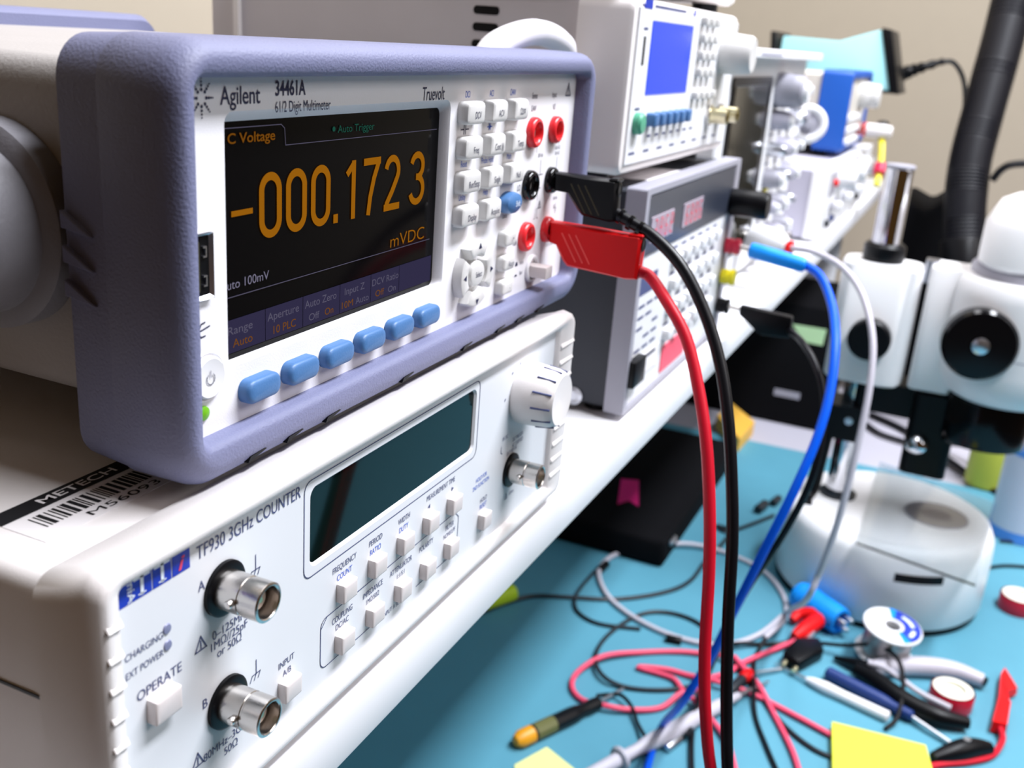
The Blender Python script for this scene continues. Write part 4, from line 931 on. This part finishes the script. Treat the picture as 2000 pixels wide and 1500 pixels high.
obj('cable', tube([(.5245,-.0590,-.0680), (.4854,-.0733,-.0640), (.4701,-.0855,-.0727), (.4625,-.0935,-.0869), (.4553,-.0983,-.1057), (.4476,-.0990,-.1269), (.4451,-.0956,-.1513), (.4448,-.0852,-.1865), (.4515,-.0701,-.2282), (.4687,-.0575,-.2755), (.4831,-.0485,-.3189), V((.5831,-.0268,-.4200),.006), V((.5308,-.0356,-.4200),.003), V((.4676,-.0535,-.4200),.003)], .0023, 12, 6), 'black_cable', tl3)
op = thing('oscilloscope_probe', 'white oscilloscope probe plug and long pale cable looping past the microscope onto the mat', 'probe', (.7026,-.0093,-.0405))
pl_ = obj('plug_body', lathe([(.006,0),(.0120,.002),(.0135,.010),(.0125,.026),(.0070,.036),(.0030,.038)], (.7075,.0106,-.0415), tuple(Vector((.6922,-.0263,-.0416))-Vector((.7075,.0106,-.0415))), 24), 'panel_white', op)
obj('plug_ring', lathe([(.0058,0),(.0058,.003)], (.6930,-.0241,-.0416), tuple(Vector((.6922,-.0263,-.0416))-Vector((.7075,.0106,-.0415))), 18), 'red', pl_)
obj('socket_shell', cyl((.7107,.0193,-.0414), (.7067,.0096,-.0417), .0065, 20, .001), 'metal', pl_)
obj('cable', tube([(.6922,-.0263,-.0416), (.6838,-.0462,-.0407), (.6741,-.0688,-.0465), (.6601,-.0868,-.0584), (.6422,-.0998,-.0751), (.6264,-.1084,-.0963), (.6119,-.1123,-.1243), (.5998,-.1129,-.1576), (.5905,-.1119,-.1966), (.5866,-.1091,-.2347), (.5874,-.1037,-.2724), (.6002,-.0961,-.3066), V((.7585,-.0702,-.4200),.012), V((.7147,-.0514,-.4200),.0035), V((.6807,-.0247,-.4200),.0028), V((.6704,.0122,-.4200),.0028), V((.6790,.0554,-.4200),.0028), V((.7004,.0918,-.4200),.0028), V((.7303,.1152,-.4200),.0028), V((.7586,.1255,-.4200),.0028), V((.7927,.1212,-.4200),.0028), V((.8166,.1027,-.4200),.0028), V((.8543,.0608,-.4200),.006), V((.8645,.0139,-.4200),.0028), V((.8454,-.0298,-.4200),.0028), V((.8025,-.0596,-.4200),.0028), V((.7571,-.0680,-.4200),.0028), V((.7031,-.0586,-.4200),.009)], .0026, 12, 6), 'grey_cable', op)
for p, q in (((.7508,.1238,-.4200),(.7685,.1220,-.4200)), ((.6628,.0249,-.4200),(.6654,.0107,-.4200))):
    obj('cable_marker', cyl(V(p,.0028), V(q,.0028), .0042, 14, .0005), 'black', op)
tag(obj('lead', tube([(.7563,.0332,-.0808), (.7968,.0327,-.0808), (.8413,.0314,-.0808), (.9016,.0281,-.0808)], .0022, 8, 4), 'black_cable'), 'short black lead lying on the white shelf behind the yellow terminal', 'lead')

# ------------------------------------------------------------------ loose cables on the mat
def mat_cable(name, pts, r, m, label, cat='cable', h=None):
    return tag(obj(name, tube(pts, r, 10, 6), m), label, cat)
def g(*pts): return [ (p[0], p[1], DK+.0022+(p[2] if len(p) > 2 else 0)) for p in pts]
mat_cable('cable', g((.6135,.1944,-.4200)[:2], (.6403,.1824,-.4200)[:2], (.6673,.1640,-.4200)[:2], (.6845,.1323,-.4200)[:2], (.7055,.0908,-.4200)[:2], (.7420,.0538,-.4200)[:2], (.7802,.0347,-.4200)[:2], (.8361,.0310,-.4200)[:2], (.8857,.0248,-.4200)[:2], (.9226,.0246,-.4200)[:2], (.9274,.0409,-.4200)[:2], (.9183,.0266,-.4200)[:2], (.9568,.0049,-.4200)[:2], (.9934,-.0122,-.4200)[:2]), .0022, 'dark_cable', 'dark grey cable running from the lime plug under the shelf across the mat')
mat_cable('cable', g((.6773,-.0157,-.4200)[:2], (.7045,.0013,-.4200)[:2], (.7112,.0288,-.4200)[:2], (.6991,.0540,-.4200)[:2], (.6664,.0694,-.4200)[:2], (.6263,.0759,-.4200)[:2], (.5907,.0694,-.4200)[:2]+(.003,), (.5710,.0535,-.4200)[:2]+(.003,), (.5715,.0325,-.4200)[:2], (.5829,.0059,-.4200)[:2], (.6007,-.0144,-.4200)[:2], (.6264,-.0285,-.4200)[:2]), .0020, 'dark_cable', 'dark cable loop lying inside and across the pink red lead loop')
mat_cable('cable', g((.7574,.1273,-.4200)[:2], (.7101,.1284,-.4200)[:2], (.6832,.1252,-.4200)[:2], (.6631,.1131,-.4200)[:2], (.6547,.0887,-.4200)[:2], (.6669,.0515,-.4200)[:2]), .0018, 'dark_cable', 'thin dark cable curve beside the pale probe cable in the shelf shadow')
mat_cable('cable', g((.5287,-.0319,-.4200)[:2]+(.004,), (.5961,-.0280,-.4200)[:2]+(.010,), (.6565,-.0257,-.4200)[:2]+(.010,), (.6850,-.0383,-.4200)[:2]+(.004,), (.7056,-.0630,-.4200)[:2], (.7195,-.0893,-.4200)[:2]+(.004,), (.7242,-.1266,-.4200)[:2]+(.010,), (.7237,-.1544,-.4200)[:2]+(.020,), (.7041,-.1752,-.4200)[:2]+(.024,), (.6748,-.1838,-.4200)[:2]+(.016,), (.6450,-.1838,-.4200)[:2]+(.004,), (.6282,-.1762,-.4200)[:2]), .0020, 'black_cable', 'black cable arching over the pliers and down beside the yellow note pad')
mat_cable('cable', g((.7036,-.0595,-.4200)[:2]+(.006,), (.6750,-.0568,-.4200)[:2], (.6340,-.0636,-.4200)[:2]+(.005,), (.5909,-.0744,-.4200)[:2], (.5553,-.0907,-.4200)[:2], (.5185,-.1099,-.4200)[:2]), .0020, 'black_cable', 'black cable running down the mat between the two pink leads')
mat_cable('cable', g((.6640,-.0383,-.4200)[:2], (.6275,-.0672,-.4200)[:2], (.5895,-.0988,-.4200)[:2], (.5704,-.1269,-.4200)[:2], (.5675,-.1514,-.4200)[:2]), .0020, 'dark_cable', 'black cable disappearing under the left corner of the yellow note pad')
mat_cable('cable', g((.9792,-.2398,-.4200)[:2], (1.0109,-.2688,-.4200)[:2], (1.0294,-.3115,-.4200)[:2]), .0018, 'black_cable', 'thin black cable right of the microscope base at the photo edge')
mat_cable('cable', g((1.0772,-.2644,-.4200)[:2], (1.0883,-.2914,-.4200)[:2], (1.1001,-.3194,-.4200)[:2]), .0016, 'black_cable', 'thin straight black cable beyond the acrylic plate at the photo edge')
mat_cable('cable', g((1.3668,-.1938,-.4200)[:2]+(.01,), (1.3351,-.2293,-.4200)[:2]+(.02,), (1.284,-.2468,-.4200)[:2]+(.01,), (1.289,-.2238,-.4200)[:2], (1.3355,-.1814,-.4200)[:2], (1.3564,-.1448,-.4200)[:2], (1.3734,-.0998,-.4200)[:2], (1.406,-.0739,-.4200)[:2]), .0040, 'black_cable', 'thick black cable coil on the bench behind the microscope base')
mat_cable('cable', g((1.4558,-.0762,-.4200)[:2], (1.4095,-.1336,-.4200)[:2], (1.3125,-.1962,-.4200)[:2]+(.004,), (1.2524,-.2440,-.4200)[:2], (1.2118,-.2815,-.4200)[:2], (1.1817,-.3283,-.4200)[:2]), .0046, 'black_cable', 'thick black cable running along behind the microscope toward the bottle')
rl = thing('croc_lead', 'long pink red lead looped on the mat, its red clip by the sky blue connector', 'test lead', V((.6484,-.0277,-.4200)))
rp = [V((.7192,-.0856,-.4200),.006), V((.6900,-.0661,-.4200),.004), V((.6591,-.0489,-.4200),.004), V((.6354,-.0393,-.4200),.004), V((.6126,-.0273,-.4200),.007), V((.5887,-.0154,-.4200),.003), V((.6040,.0019,-.4200),.003), V((.6038,.0336,-.4200),.003), V((.6140,.0105,-.4200),.003), V((.6156,-.0103,-.4200),.003), V((.6136,-.0363,-.4200),.007), V((.6174,-.0671,-.4200),.003), V((.6046,-.1089,-.4200),.003), V((.5918,-.1442,-.4200),.003)]
obj('cable', tube(rp, .0024, 12, 6), 'pink_cable', rl)
cd = Vector(V((.7637,-.1017,-.4200),.012)); ce = Vector(V((.7217,-.0832,-.4200),.008))
obj('clip_body', tube([ce, ce.lerp(cd,.35), cd.lerp(ce,.12), cd], .006, 12, 4, radii=lambda t: .0045+.0035*math.sin(t*PI)), 'red', rl)
obj('clip_hood', tube([cd, Vector(V((.7668,-.0963,-.4200),.014)), Vector(V((.7644,-.0817,-.4200),.010)), Vector(V((.7545,-.0759,-.4200),.006))], .005, 12, 4, radii=lambda t: .0072-.003*t), 'red', rl)
obj('clip_jaw', cyl(V((.7252,-.0956,-.4200),.006), V((.7388,-.0982,-.4200),.008), .003, 10), 'steel', rl)
r2 = thing('croc_lead', 'pink red lead forming the large oval loop beside the orange-capped screwdriver', 'test lead', V((.5823,.0243,-.4200)))
obj('cable', tube([V((.6563,-.0410,-.4200),.009), V((.6573,-.0207,-.4200),.004), V((.6488,.0061,-.4200),.003), V((.6306,.0349,-.4200),.003), V((.6010,.0643,-.4200),.006), V((.5701,.0772,-.4200),.004), V((.5480,.0753,-.4200),.003), V((.5342,.0610,-.4200),.003), V((.5324,.0397,-.4200),.006), V((.5408,.0199,-.4200),.004), V((.5580,-.0016,-.4200),.003), V((.5808,-.0130,-.4200),.008), V((.5788,-.0235,-.4200),.006), V((.5643,-.0419,-.4200),.004), V((.5394,-.0629,-.4200),.004), V((.4958,-.0812,-.4200),.004)], .0024, 12, 6), 'pink_cable', r2)
obj('branch_cable', tube([V((.6563,-.0410,-.4200),.009), V((.6452,-.0529,-.4200),.007), V((.6287,-.0692,-.4200),.006), V((.5990,-.0884,-.4200),.003), V((.5595,-.1104,-.4200),.003), V((.5265,-.1241,-.4200),.003)], .0024, 12, 6), 'pink_cable', r2)
rc_ = thing('croc_clip_lead', 'red crocodile clip standing at the right, its red lead curving to the bottom', 'crocodile clip', V((.6774,-.2640,-.4200)))
obj('clip_handle', loft([[V((.6717,-.2568,-.4200),.002), V((.6725,-.2688,-.4200),.002), V((.7123,-.2722,-.4200),.002), V((.7160,-.2614,-.4200),.002)], [V((.6727,-.2572,-.4200),.012), V((.6738,-.2684,-.4200),.012), V((.7102,-.2714,-.4200),.013), V((.7148,-.2623,-.4200),.013)]]), 'red', rc_, smooth=0)
obj('clip_jaws', loft([[V((.7160,-.2614,-.4200),.003), V((.7114,-.2706,-.4200),.003), V((.7271,-.2690,-.4200),.003), V((.7411,-.2783,-.4200),.003), V((.7781,-.2682,-.4200),.003), V((.7608,-.2639,-.4200),.003)], [V((.7156,-.2623,-.4200),.012), V((.7128,-.2702,-.4200),.012), V((.7277,-.2685,-.4200),.012), V((.7414,-.2775,-.4200),.010), V((.7741,-.2678,-.4200),.008), V((.7593,-.2643,-.4200),.010)]]), 'red', rc_, smooth=0)
obj('cable', tube([V((.6728,-.2640,-.4200),.007), V((.6589,-.2660,-.4200),.005), V((.6356,-.2583,-.4200),.003), V((.6174,-.2413,-.4200),.003), V((.5970,-.2152,-.4200),.003), V((.5622,-.1870,-.4200),.003)], .0026, 12, 6), 'red_cable', rc_)
bc = thing('croc_clip', 'black crocodile clip lying beside the yellow note pad, against the red lead', 'crocodile clip', V((.6263,-.2372,-.4200)))
obj('clip_body', tube([V((.6402,-.2563,-.4200),.006), V((.6303,-.2429,-.4200),.008), V((.6182,-.2304,-.4200),.008), V((.6044,-.2148,-.4200),.005)], .007, 12, 5, radii=lambda t: .0035+.0055*math.sin(PI*min(1,t*.8+.12))), 'black', bc)
obj('clip_rivet', cyl(V((.6263,-.2372,-.4200),.010), V((.6263,-.2372,-.4200),.0175), .003, 12), 'steel', bc)

# ------------------------------------------------------------------ small tools and things on the mat
def screwdriver(name, label, a, b, c, r, hm, cap=None, band=None, cat='screwdriver', rs=.0016):
    t = thing(name, label, cat, V(b)); A, B, C_ = Vector(V(a, r)), Vector(V(b, r)), Vector(V(c, rs+.0006)); d = (B-A).normalized(); L = (B-A).length
    h = obj('handle', lathe([(r*.7,0),(r,.002),(r,L*.62),(r*.92,L*.70),(r*.70,L*.78),(r*.82,L*.86),(r*.78,L*.98),(r*.5,L)], A, d, 10 if cap else 20), hm, t)
    if cap: obj('end_cap', lathe([(.0001,-.006),(r*.62,-.0045),(r*1.03,.001),(r*1.05,L*.14),(r*.9,L*.15)], A, d, 24), cap, h)
    if band: obj('label_band', lathe([(r*1.02,L*.17),(r*1.02,L*.40)], A, d, 10, False, False), band, h)
    obj('shaft', cyl(B-d*.004, C_, rs, 12), 'steel', t); return t
screwdriver('screwdriver', 'black screwdriver with orange end cap lying on the mat at the bottom', (.4566,.0836,-.4200)[:2], (.5341,.0448,-.4200)[:2], (.5674,.0353,-.4200)[:2], .0068, 'black', 'orange', mat('olive_print_band', (.11,.11,.03), .5))
screwdriver('screwdriver', 'navy blue handled screwdriver lying between the white tool and the pliers', (.6811,-.1197,-.4200)[:2], (.6519,-.1957,-.4200)[:2], (.6316,-.2339,-.4200)[:2], .0062, 'navy', rs=.0021)
tz = thing('trimming_knife', 'slim white handled tool with fine steel tip lying left of the navy screwdriver', 'tool', V((.6512,-.1363,-.4200)))
wa, wb_ = Vector(V((.6428,-.1773,-.4200),.0045)), Vector(V((.6632,-.1043,-.4200),.0045)); wd = (wb_-wa)
obj('handle', lathe([(.0035,0),(.0050,.001),(.0048,wd.length*.55),(.0056,wd.length*.75),(.0040,wd.length*.92),(.0018,wd.length)], wa, wd, 18), 'panel_white', tz)
obj('steel_tip', cyl(wb_-wd.normalized()*.004, V((.6745,-.0748,-.4200),.003), .0019, 12, 0, .0007), 'steel', tz)
pt = thing('pliers', 'pliers with grey and black curved grips lying open beside the red tape roll', 'pliers', V((.6945,-.1664,-.4200)))
obj('upper_grip', tube([V((.7021,-.1522,-.4200),.008), V((.7168,-.1709,-.4200),.009), V((.7333,-.1988,-.4200),.009), V((.7415,-.2249,-.4200),.009), V((.7398,-.2493,-.4200),.008)], .0075, 14, 6, radii=lambda t: .0048+.0042*math.sin(PI*min(1,t*.75+.15))), 'grey_cable', pt)
obj('grip_tip', tube([V((.7419,-.2424,-.4200),.008), V((.7378,-.2519,-.4200),.008)], .0046, 12, 2), 'black', pt)
obj('lower_grip', tube([V((.6966,-.1429,-.4200),.008), V((.6867,-.1606,-.4200),.009), V((.6679,-.1861,-.4200),.009), V((.6592,-.2138,-.4200),.009), V((.6646,-.2392,-.4200),.008)], .0080, 14, 6, radii=lambda t: .0040+.0050*math.sin(PI*min(1,t*.8+.12))), 'black', pt)
obj('grip_inlay', tube([V((.7004,-.1524,-.4200),.016), V((.6978,-.1661,-.4200),.017), V((.6875,-.1810,-.4200),.017), V((.6758,-.1982,-.4200),.016), V((.6696,-.2236,-.4200),.014)], .0026, 10, 5), 'grey_cable', pt)
obj('plier_jaws', tube([V((.7021,-.1567,-.4200),.008), V((.7054,-.1455,-.4200),.008), V((.7092,-.1332,-.4200),.006), V((.7123,-.1226,-.4200),.004)], .0058, 12, 4, radii=lambda t: .0080-.0058*t), 'black_gloss', pt)
obj('pivot_rivet', cyl(V((.7063,-.1531,-.4200),.012), V((.7063,-.1531,-.4200),.0180), .0036, 14, .0006), 'chrome', pt)
def tape(label, c, ro, h):
    t = thing('tape_roll', label, 'tape', V(c))
    x, y = c
    obj('tape_winding', lathe([(ro*.66,h*.98),(ro*.66,.0005),(ro*.98,.0),(ro,.0008),(ro,h-.0008),(ro*.98,h)], (x,y,DK), (0,0,1), 48, False, False), 'tape_red', t)
    obj('tape_core', lathe([(ro*.90,h*.99),(ro*.90,h),(ro*.60,h*1.01),(ro*.585,h*.6),(ro*.585,.0)], (x,y,DK+.0004), (0,0,1), 48, False, False), 'tape_core', t)
    obj('core_centre', lathe([(ro*.60,h*.80),(.0001,h*.82)], (x,y,DK), (0,0,1), 32, False, False), 'tape_core', t)
tape('small roll of red tape standing on the lower plier grip', (.6973,-.2240,-.4050)[:2], .0185, .0165)
tape('small roll of red tape at the right edge, beyond the microscope base', (.9155,-.2811,-.4050)[:2], .0190, .0165)
so_ = thing('solder_spool', 'white solder reel with blue label standing tilted before the microscope base', 'solder reel', V((.7587,-.1648,-.4200)))
s0 = Vector((.7569,-.1631,-.4150)); 
top_c = Vector((.7423,-.1659,-.3880)); sd = Vector((top_c-s0)); sd = Vector((-.10,-.10,1)).normalized(); s0 = Vector((.7368,-.1660,-.3860)) - sd*.0335; s0.z = max(s0.z, DK+.0065)
obj('lower_flange', lathe([(.0255,0),(.0265,.0006),(.0265,.0018),(.0255,.0022)], s0, sd, 48), 'panel_white', so_)
obj('solder_wire', lathe([(.0215,.002),(.0222,.006),(.0215,.010),(.0222,.014),(.0215,.018),(.0222,.022),(.0215,.026),(.0220,.0305)], s0, sd, 40, False, False), 'solder', so_)
uf = obj('upper_flange', lathe([(.0070,.0260),(.0070,.0330),(.0076,.0338),(.0255,.0338),(.0266,.0330),(.0266,.0312),(.0255,.0305),(.008,.0305)], s0, sd, 56, False, False), 'panel_white', so_)
fm = frame_to(s0+sd*.0341, sd)
def arc_lbl(a0, a1, r0, r1, dz=0.0):
    b = bm_new(); n = 16
    A = [fm @ Vector((r0*math.cos(a0+(a1-a0)*k/n), r0*math.sin(a0+(a1-a0)*k/n), dz)) for k in range(n+1)]
    Bq = [fm @ Vector((r1*math.cos(a0+(a1-a0)*k/n), r1*math.sin(a0+(a1-a0)*k/n), dz)) for k in range(n+1)]
    va = [b.verts.new(p) for p in A]; vb = [b.verts.new(p) for p in Bq]
    for k in range(n): b.faces.new((va[k],vb[k],vb[k+1],va[k+1]))
    return b
AL = math.radians(-150)
obj('blue_label', arc_lbl(AL, AL+math.radians(165), .0100, .0250), 'logo_blue', uf, smooth=0)
b = arc_lbl(AL, AL+math.radians(16), .0100, .0250, .0001); join(b, arc_lbl(AL+math.radians(150), AL+math.radians(165), .0100, .0250, .0001)); obj('cyan_label_ends', b, 'sky_blue', uf, smooth=0)
b = arc_lbl(AL+math.radians(30), AL+math.radians(62), .0165, .0200, .0002); join(b, arc_lbl(AL+math.radians(80), AL+math.radians(130), .0165, .0200, .0002)); obj('label_print', b, 'ink_white', uf, smooth=0)
sb = thing('cable_connector', 'sky blue barrel connector lying against the front of the microscope base', 'connector', V((.7618,-.1020,-.4200)))
ca_, cb_ = Vector(V((.7963,-.0722,-.4200),.0145)), Vector(V((.7625,-.1205,-.4200),.0145)); L_ = (cb_-ca_).length
obj('barrel', lathe([(.006,0),(.0135,.003),(.0150,.008),(.0150,L_*.20),(.0138,L_*.22),(.0138,L_*.24),(.0146,L_*.26),(.0138,L_*.92),(.0130,L_*.99),(.0105,L_),(.0100,L_*.86),(0,L_*.85)], ca_, cb_-ca_, 32), 'sky_blue', sb)
cdx = (cb_-ca_).normalized(); cup = Vector((0,0,1)); csd = cdx.cross(cup)
for u, w in ((.005,.004),(-.005,.004),(0,-.005)): obj('contact_pin', cyl(cb_-cdx*.008+csd*u+cup*w, cb_+cdx*.009+csd*u+cup*w, .0022, 12, .0005), 'steel', sb)
bk = thing('terminal_clip', 'small black clip with brass contacts lying below the red clip', 'clip', V((.6967,-.0932,-.4200)))
obj('body', prism([(.6825,-.0789,-.4200)[:2], (.6722,-.0955,-.4200)[:2], (.7084,-.1129,-.4200)[:2], (.7253,-.1056,-.4200)[:2], (.7133,-.0856,-.4200)[:2]], 'z', DK, DK+.014, .003, 2), 'black', bk)
for p, q_ in (((.6778,-.0835,-.4200),(.6716,-.0823,-.4200)),((.6729,-.0936,-.4200),(.6668,-.0924,-.4200))): obj('brass_contact', cyl(V(p,.006), V(q_,.005), .0025, 12), 'brass', bk)

pr = thing('probe', 'grey probe body with raised ring lying under the red and black hanging cables', 'probe', V((.5391,-.0117,-.4200)))
pa, pb_ = Vector(V((.4601,.0137,-.4200),.007)), Vector(V((.6031,-.0568,-.4200),.007)); pd = pb_-pa; PL = pd.length
obj('probe_body', lathe([(.0050,-.03),(.0055,0),(.0058,PL*.08),(.0050,PL*.10),(.0046,PL*.22),(.0056,PL*.26),(.0068,PL*.34),(.0068,PL*.60),(.0058,PL*.66),(.0058,PL*.84),(.0040,PL*.90),(.0032,PL)], pa, pd, 24), 'grey_cable', pr)
obj('finger_ring', torus(pa+pd*.10, pd, .0075, .0024, 32, 10), 'grey_cable', pr)
obj('probe_tip', cyl(pb_, V((.6427,-.0754,-.4200),.004), .0022, 12, 0, .0010), 'steel', pr)
obj('ground_clip', cyl(V((.5082,-.0209,-.4200),.004), V((.5274,-.0272,-.4200),.004), .0035, 12, .0008), 'steel', pr)
obj('ground_lead', tube([V((.5123,-.0008,-.4200),.006), V((.5271,.0092,-.4200),.004), V((.5425,.0196,-.4200),.006), V((.5527,.0321,-.4200),.006), V((.5518,.0420,-.4200),.004), V((.5396,.0491,-.4200),.002+.006)], .0017, 8, 6), 'black_cable', pr)
hk = thing('test_hook', 'small clear and red hook clip tangled with the pink leads near the centre cables', 'hook clip', V((.6268,-.0515,-.4200)))
obj('hook_body', cyl(V((.6036,-.0478,-.4200),.006), V((.6303,-.0543,-.4200),.006), .0048, 14, .001), 'dark_cable', hk)
obj('hook_head', cyl(V((.6303,-.0543,-.4200),.006), V((.6429,-.0580,-.4200),.006), .0054, 14, .001), 'red', hk)
obj('hook_tip', cyl(V((.6429,-.0580,-.4200),.006), V((.6695,-.0817,-.4200),.003), .0014, 10), 'steel', hk)
n1 = [(.6060,-.1346,-.4115), (.6140,-.2079,-.4115), (.5514,-.2219,-.4115), (.5105,-.1491,-.4115)]
tag(obj('note_pad', loft([[(x,y,DK) for x,y,_ in n1], [(x,y,DK+.0085) for x,y,_ in n1]]), 'note', smooth=0), 'bright yellow sticky note pad at the bottom right of the mat', 'note pad')
n2 = [(.4342,.0775,-.4190), (.4658,.0639,-.4190), (.4529,.0354,-.4190), (.4168,.0343,-.4190), (.4019,.0607,-.4190)]
tag(obj('sticky_note', loft([[(x,y,DK) for x,y,_ in n2], [(x,y,DK+.0012) for x,y,_ in n2]]), 'note_pale', smooth=0), 'pale yellow sticky note by the orange screwdriver cap at the bottom edge', 'note')
lm = thing('lime_plug', 'lime green plug end showing below the shelf edge at the dark cable', 'plug', V((.6507,.1873,-.4200)))
la, lb_ = Vector(V((.6556,.1794,-.4200),.0085)), Vector(V((.6142,.2003,-.4200),.0085))
obj('plug_body', lathe([(.006,0),(.0080,.0015),(.0085,.004),(.0085,(lb_-la).length*.9),(.004,(lb_-la).length)], la, lb_-la, 24), 'lime', lm)
tag(obj('cable_stub', cyl(V((.9907,.0071,-.4200),.006), V((1.0141,.0019,-.4200),.006), .0055, 12, .001), 'dark_cable'), 'small dark cylindrical stub on the mat left of the blue cable', 'stub')
tag(obj('wire_nut', cyl(V((1.0222,-.0054,-.4200),.005), V((1.042,-.0092,-.4200),.005), .0048, 12, .001), 'dark_cable'), 'small dark stub half behind the blue cable, nearest the microscope base', 'stub')
bcx = (1.2605,-.2851,-.4200)
can = thing('spray_can', 'blue and white printed can at the right edge behind the microscope', 'can', (1.115, -.284, DK))
obj('can_body', lathe([(.0320,0),(.0335,.002),(.0335,.050),(.0335,.112)], (1.115,-.284,DK), (0,0,1), 40, True, False), 'can_white', can)
obj('blue_print', lathe([(.0336,.001),(.0336,.014)], (1.115,-.284,DK), (0,0,1), 40, False, False), 'can_blue', can)
obj('blue_upper', lathe([(.0335,.1070),(.0337,.1072),(.0337,.180),(.0300,.192),(.014,.198),(.013,.210),(0,.210)], (1.115,-.284,DK), (0,0,1), 40, False, True), 'can_blue', can)
ol = thing('squeeze_bottle', 'olive yellow bottle standing between the microscope and the blue and white can', 'bottle', (1.262, -.246, DK))
obj('bottle_body', lathe([(.024,0),(.027,.003),(.027,.150),(.022,.168),(.010,.176),(.010,.190),(0,.191)], (1.262,-.246,DK), (0,0,1), 36), 'olive', ol)

# ------------------------------------------------------------------ groups of repeats
GROUPS = {'cable': 'loose black and dark cables', 'test_lead': 'test leads with banana plugs', 'tape_roll': 'rolls of red tape', 'screwdriver': 'screwdrivers on the mat', 'croc_lead': 'pink red crocodile clip leads', 'sticky_note': 'sticky notes', 'instrument_case': 'plain instrument cases on the shelf'}
for o in COL.objects:
    k = o.name.split('.')[0]
    if o.parent is None and k in GROUPS and 'category' in o: o['group'] = GROUPS[k]
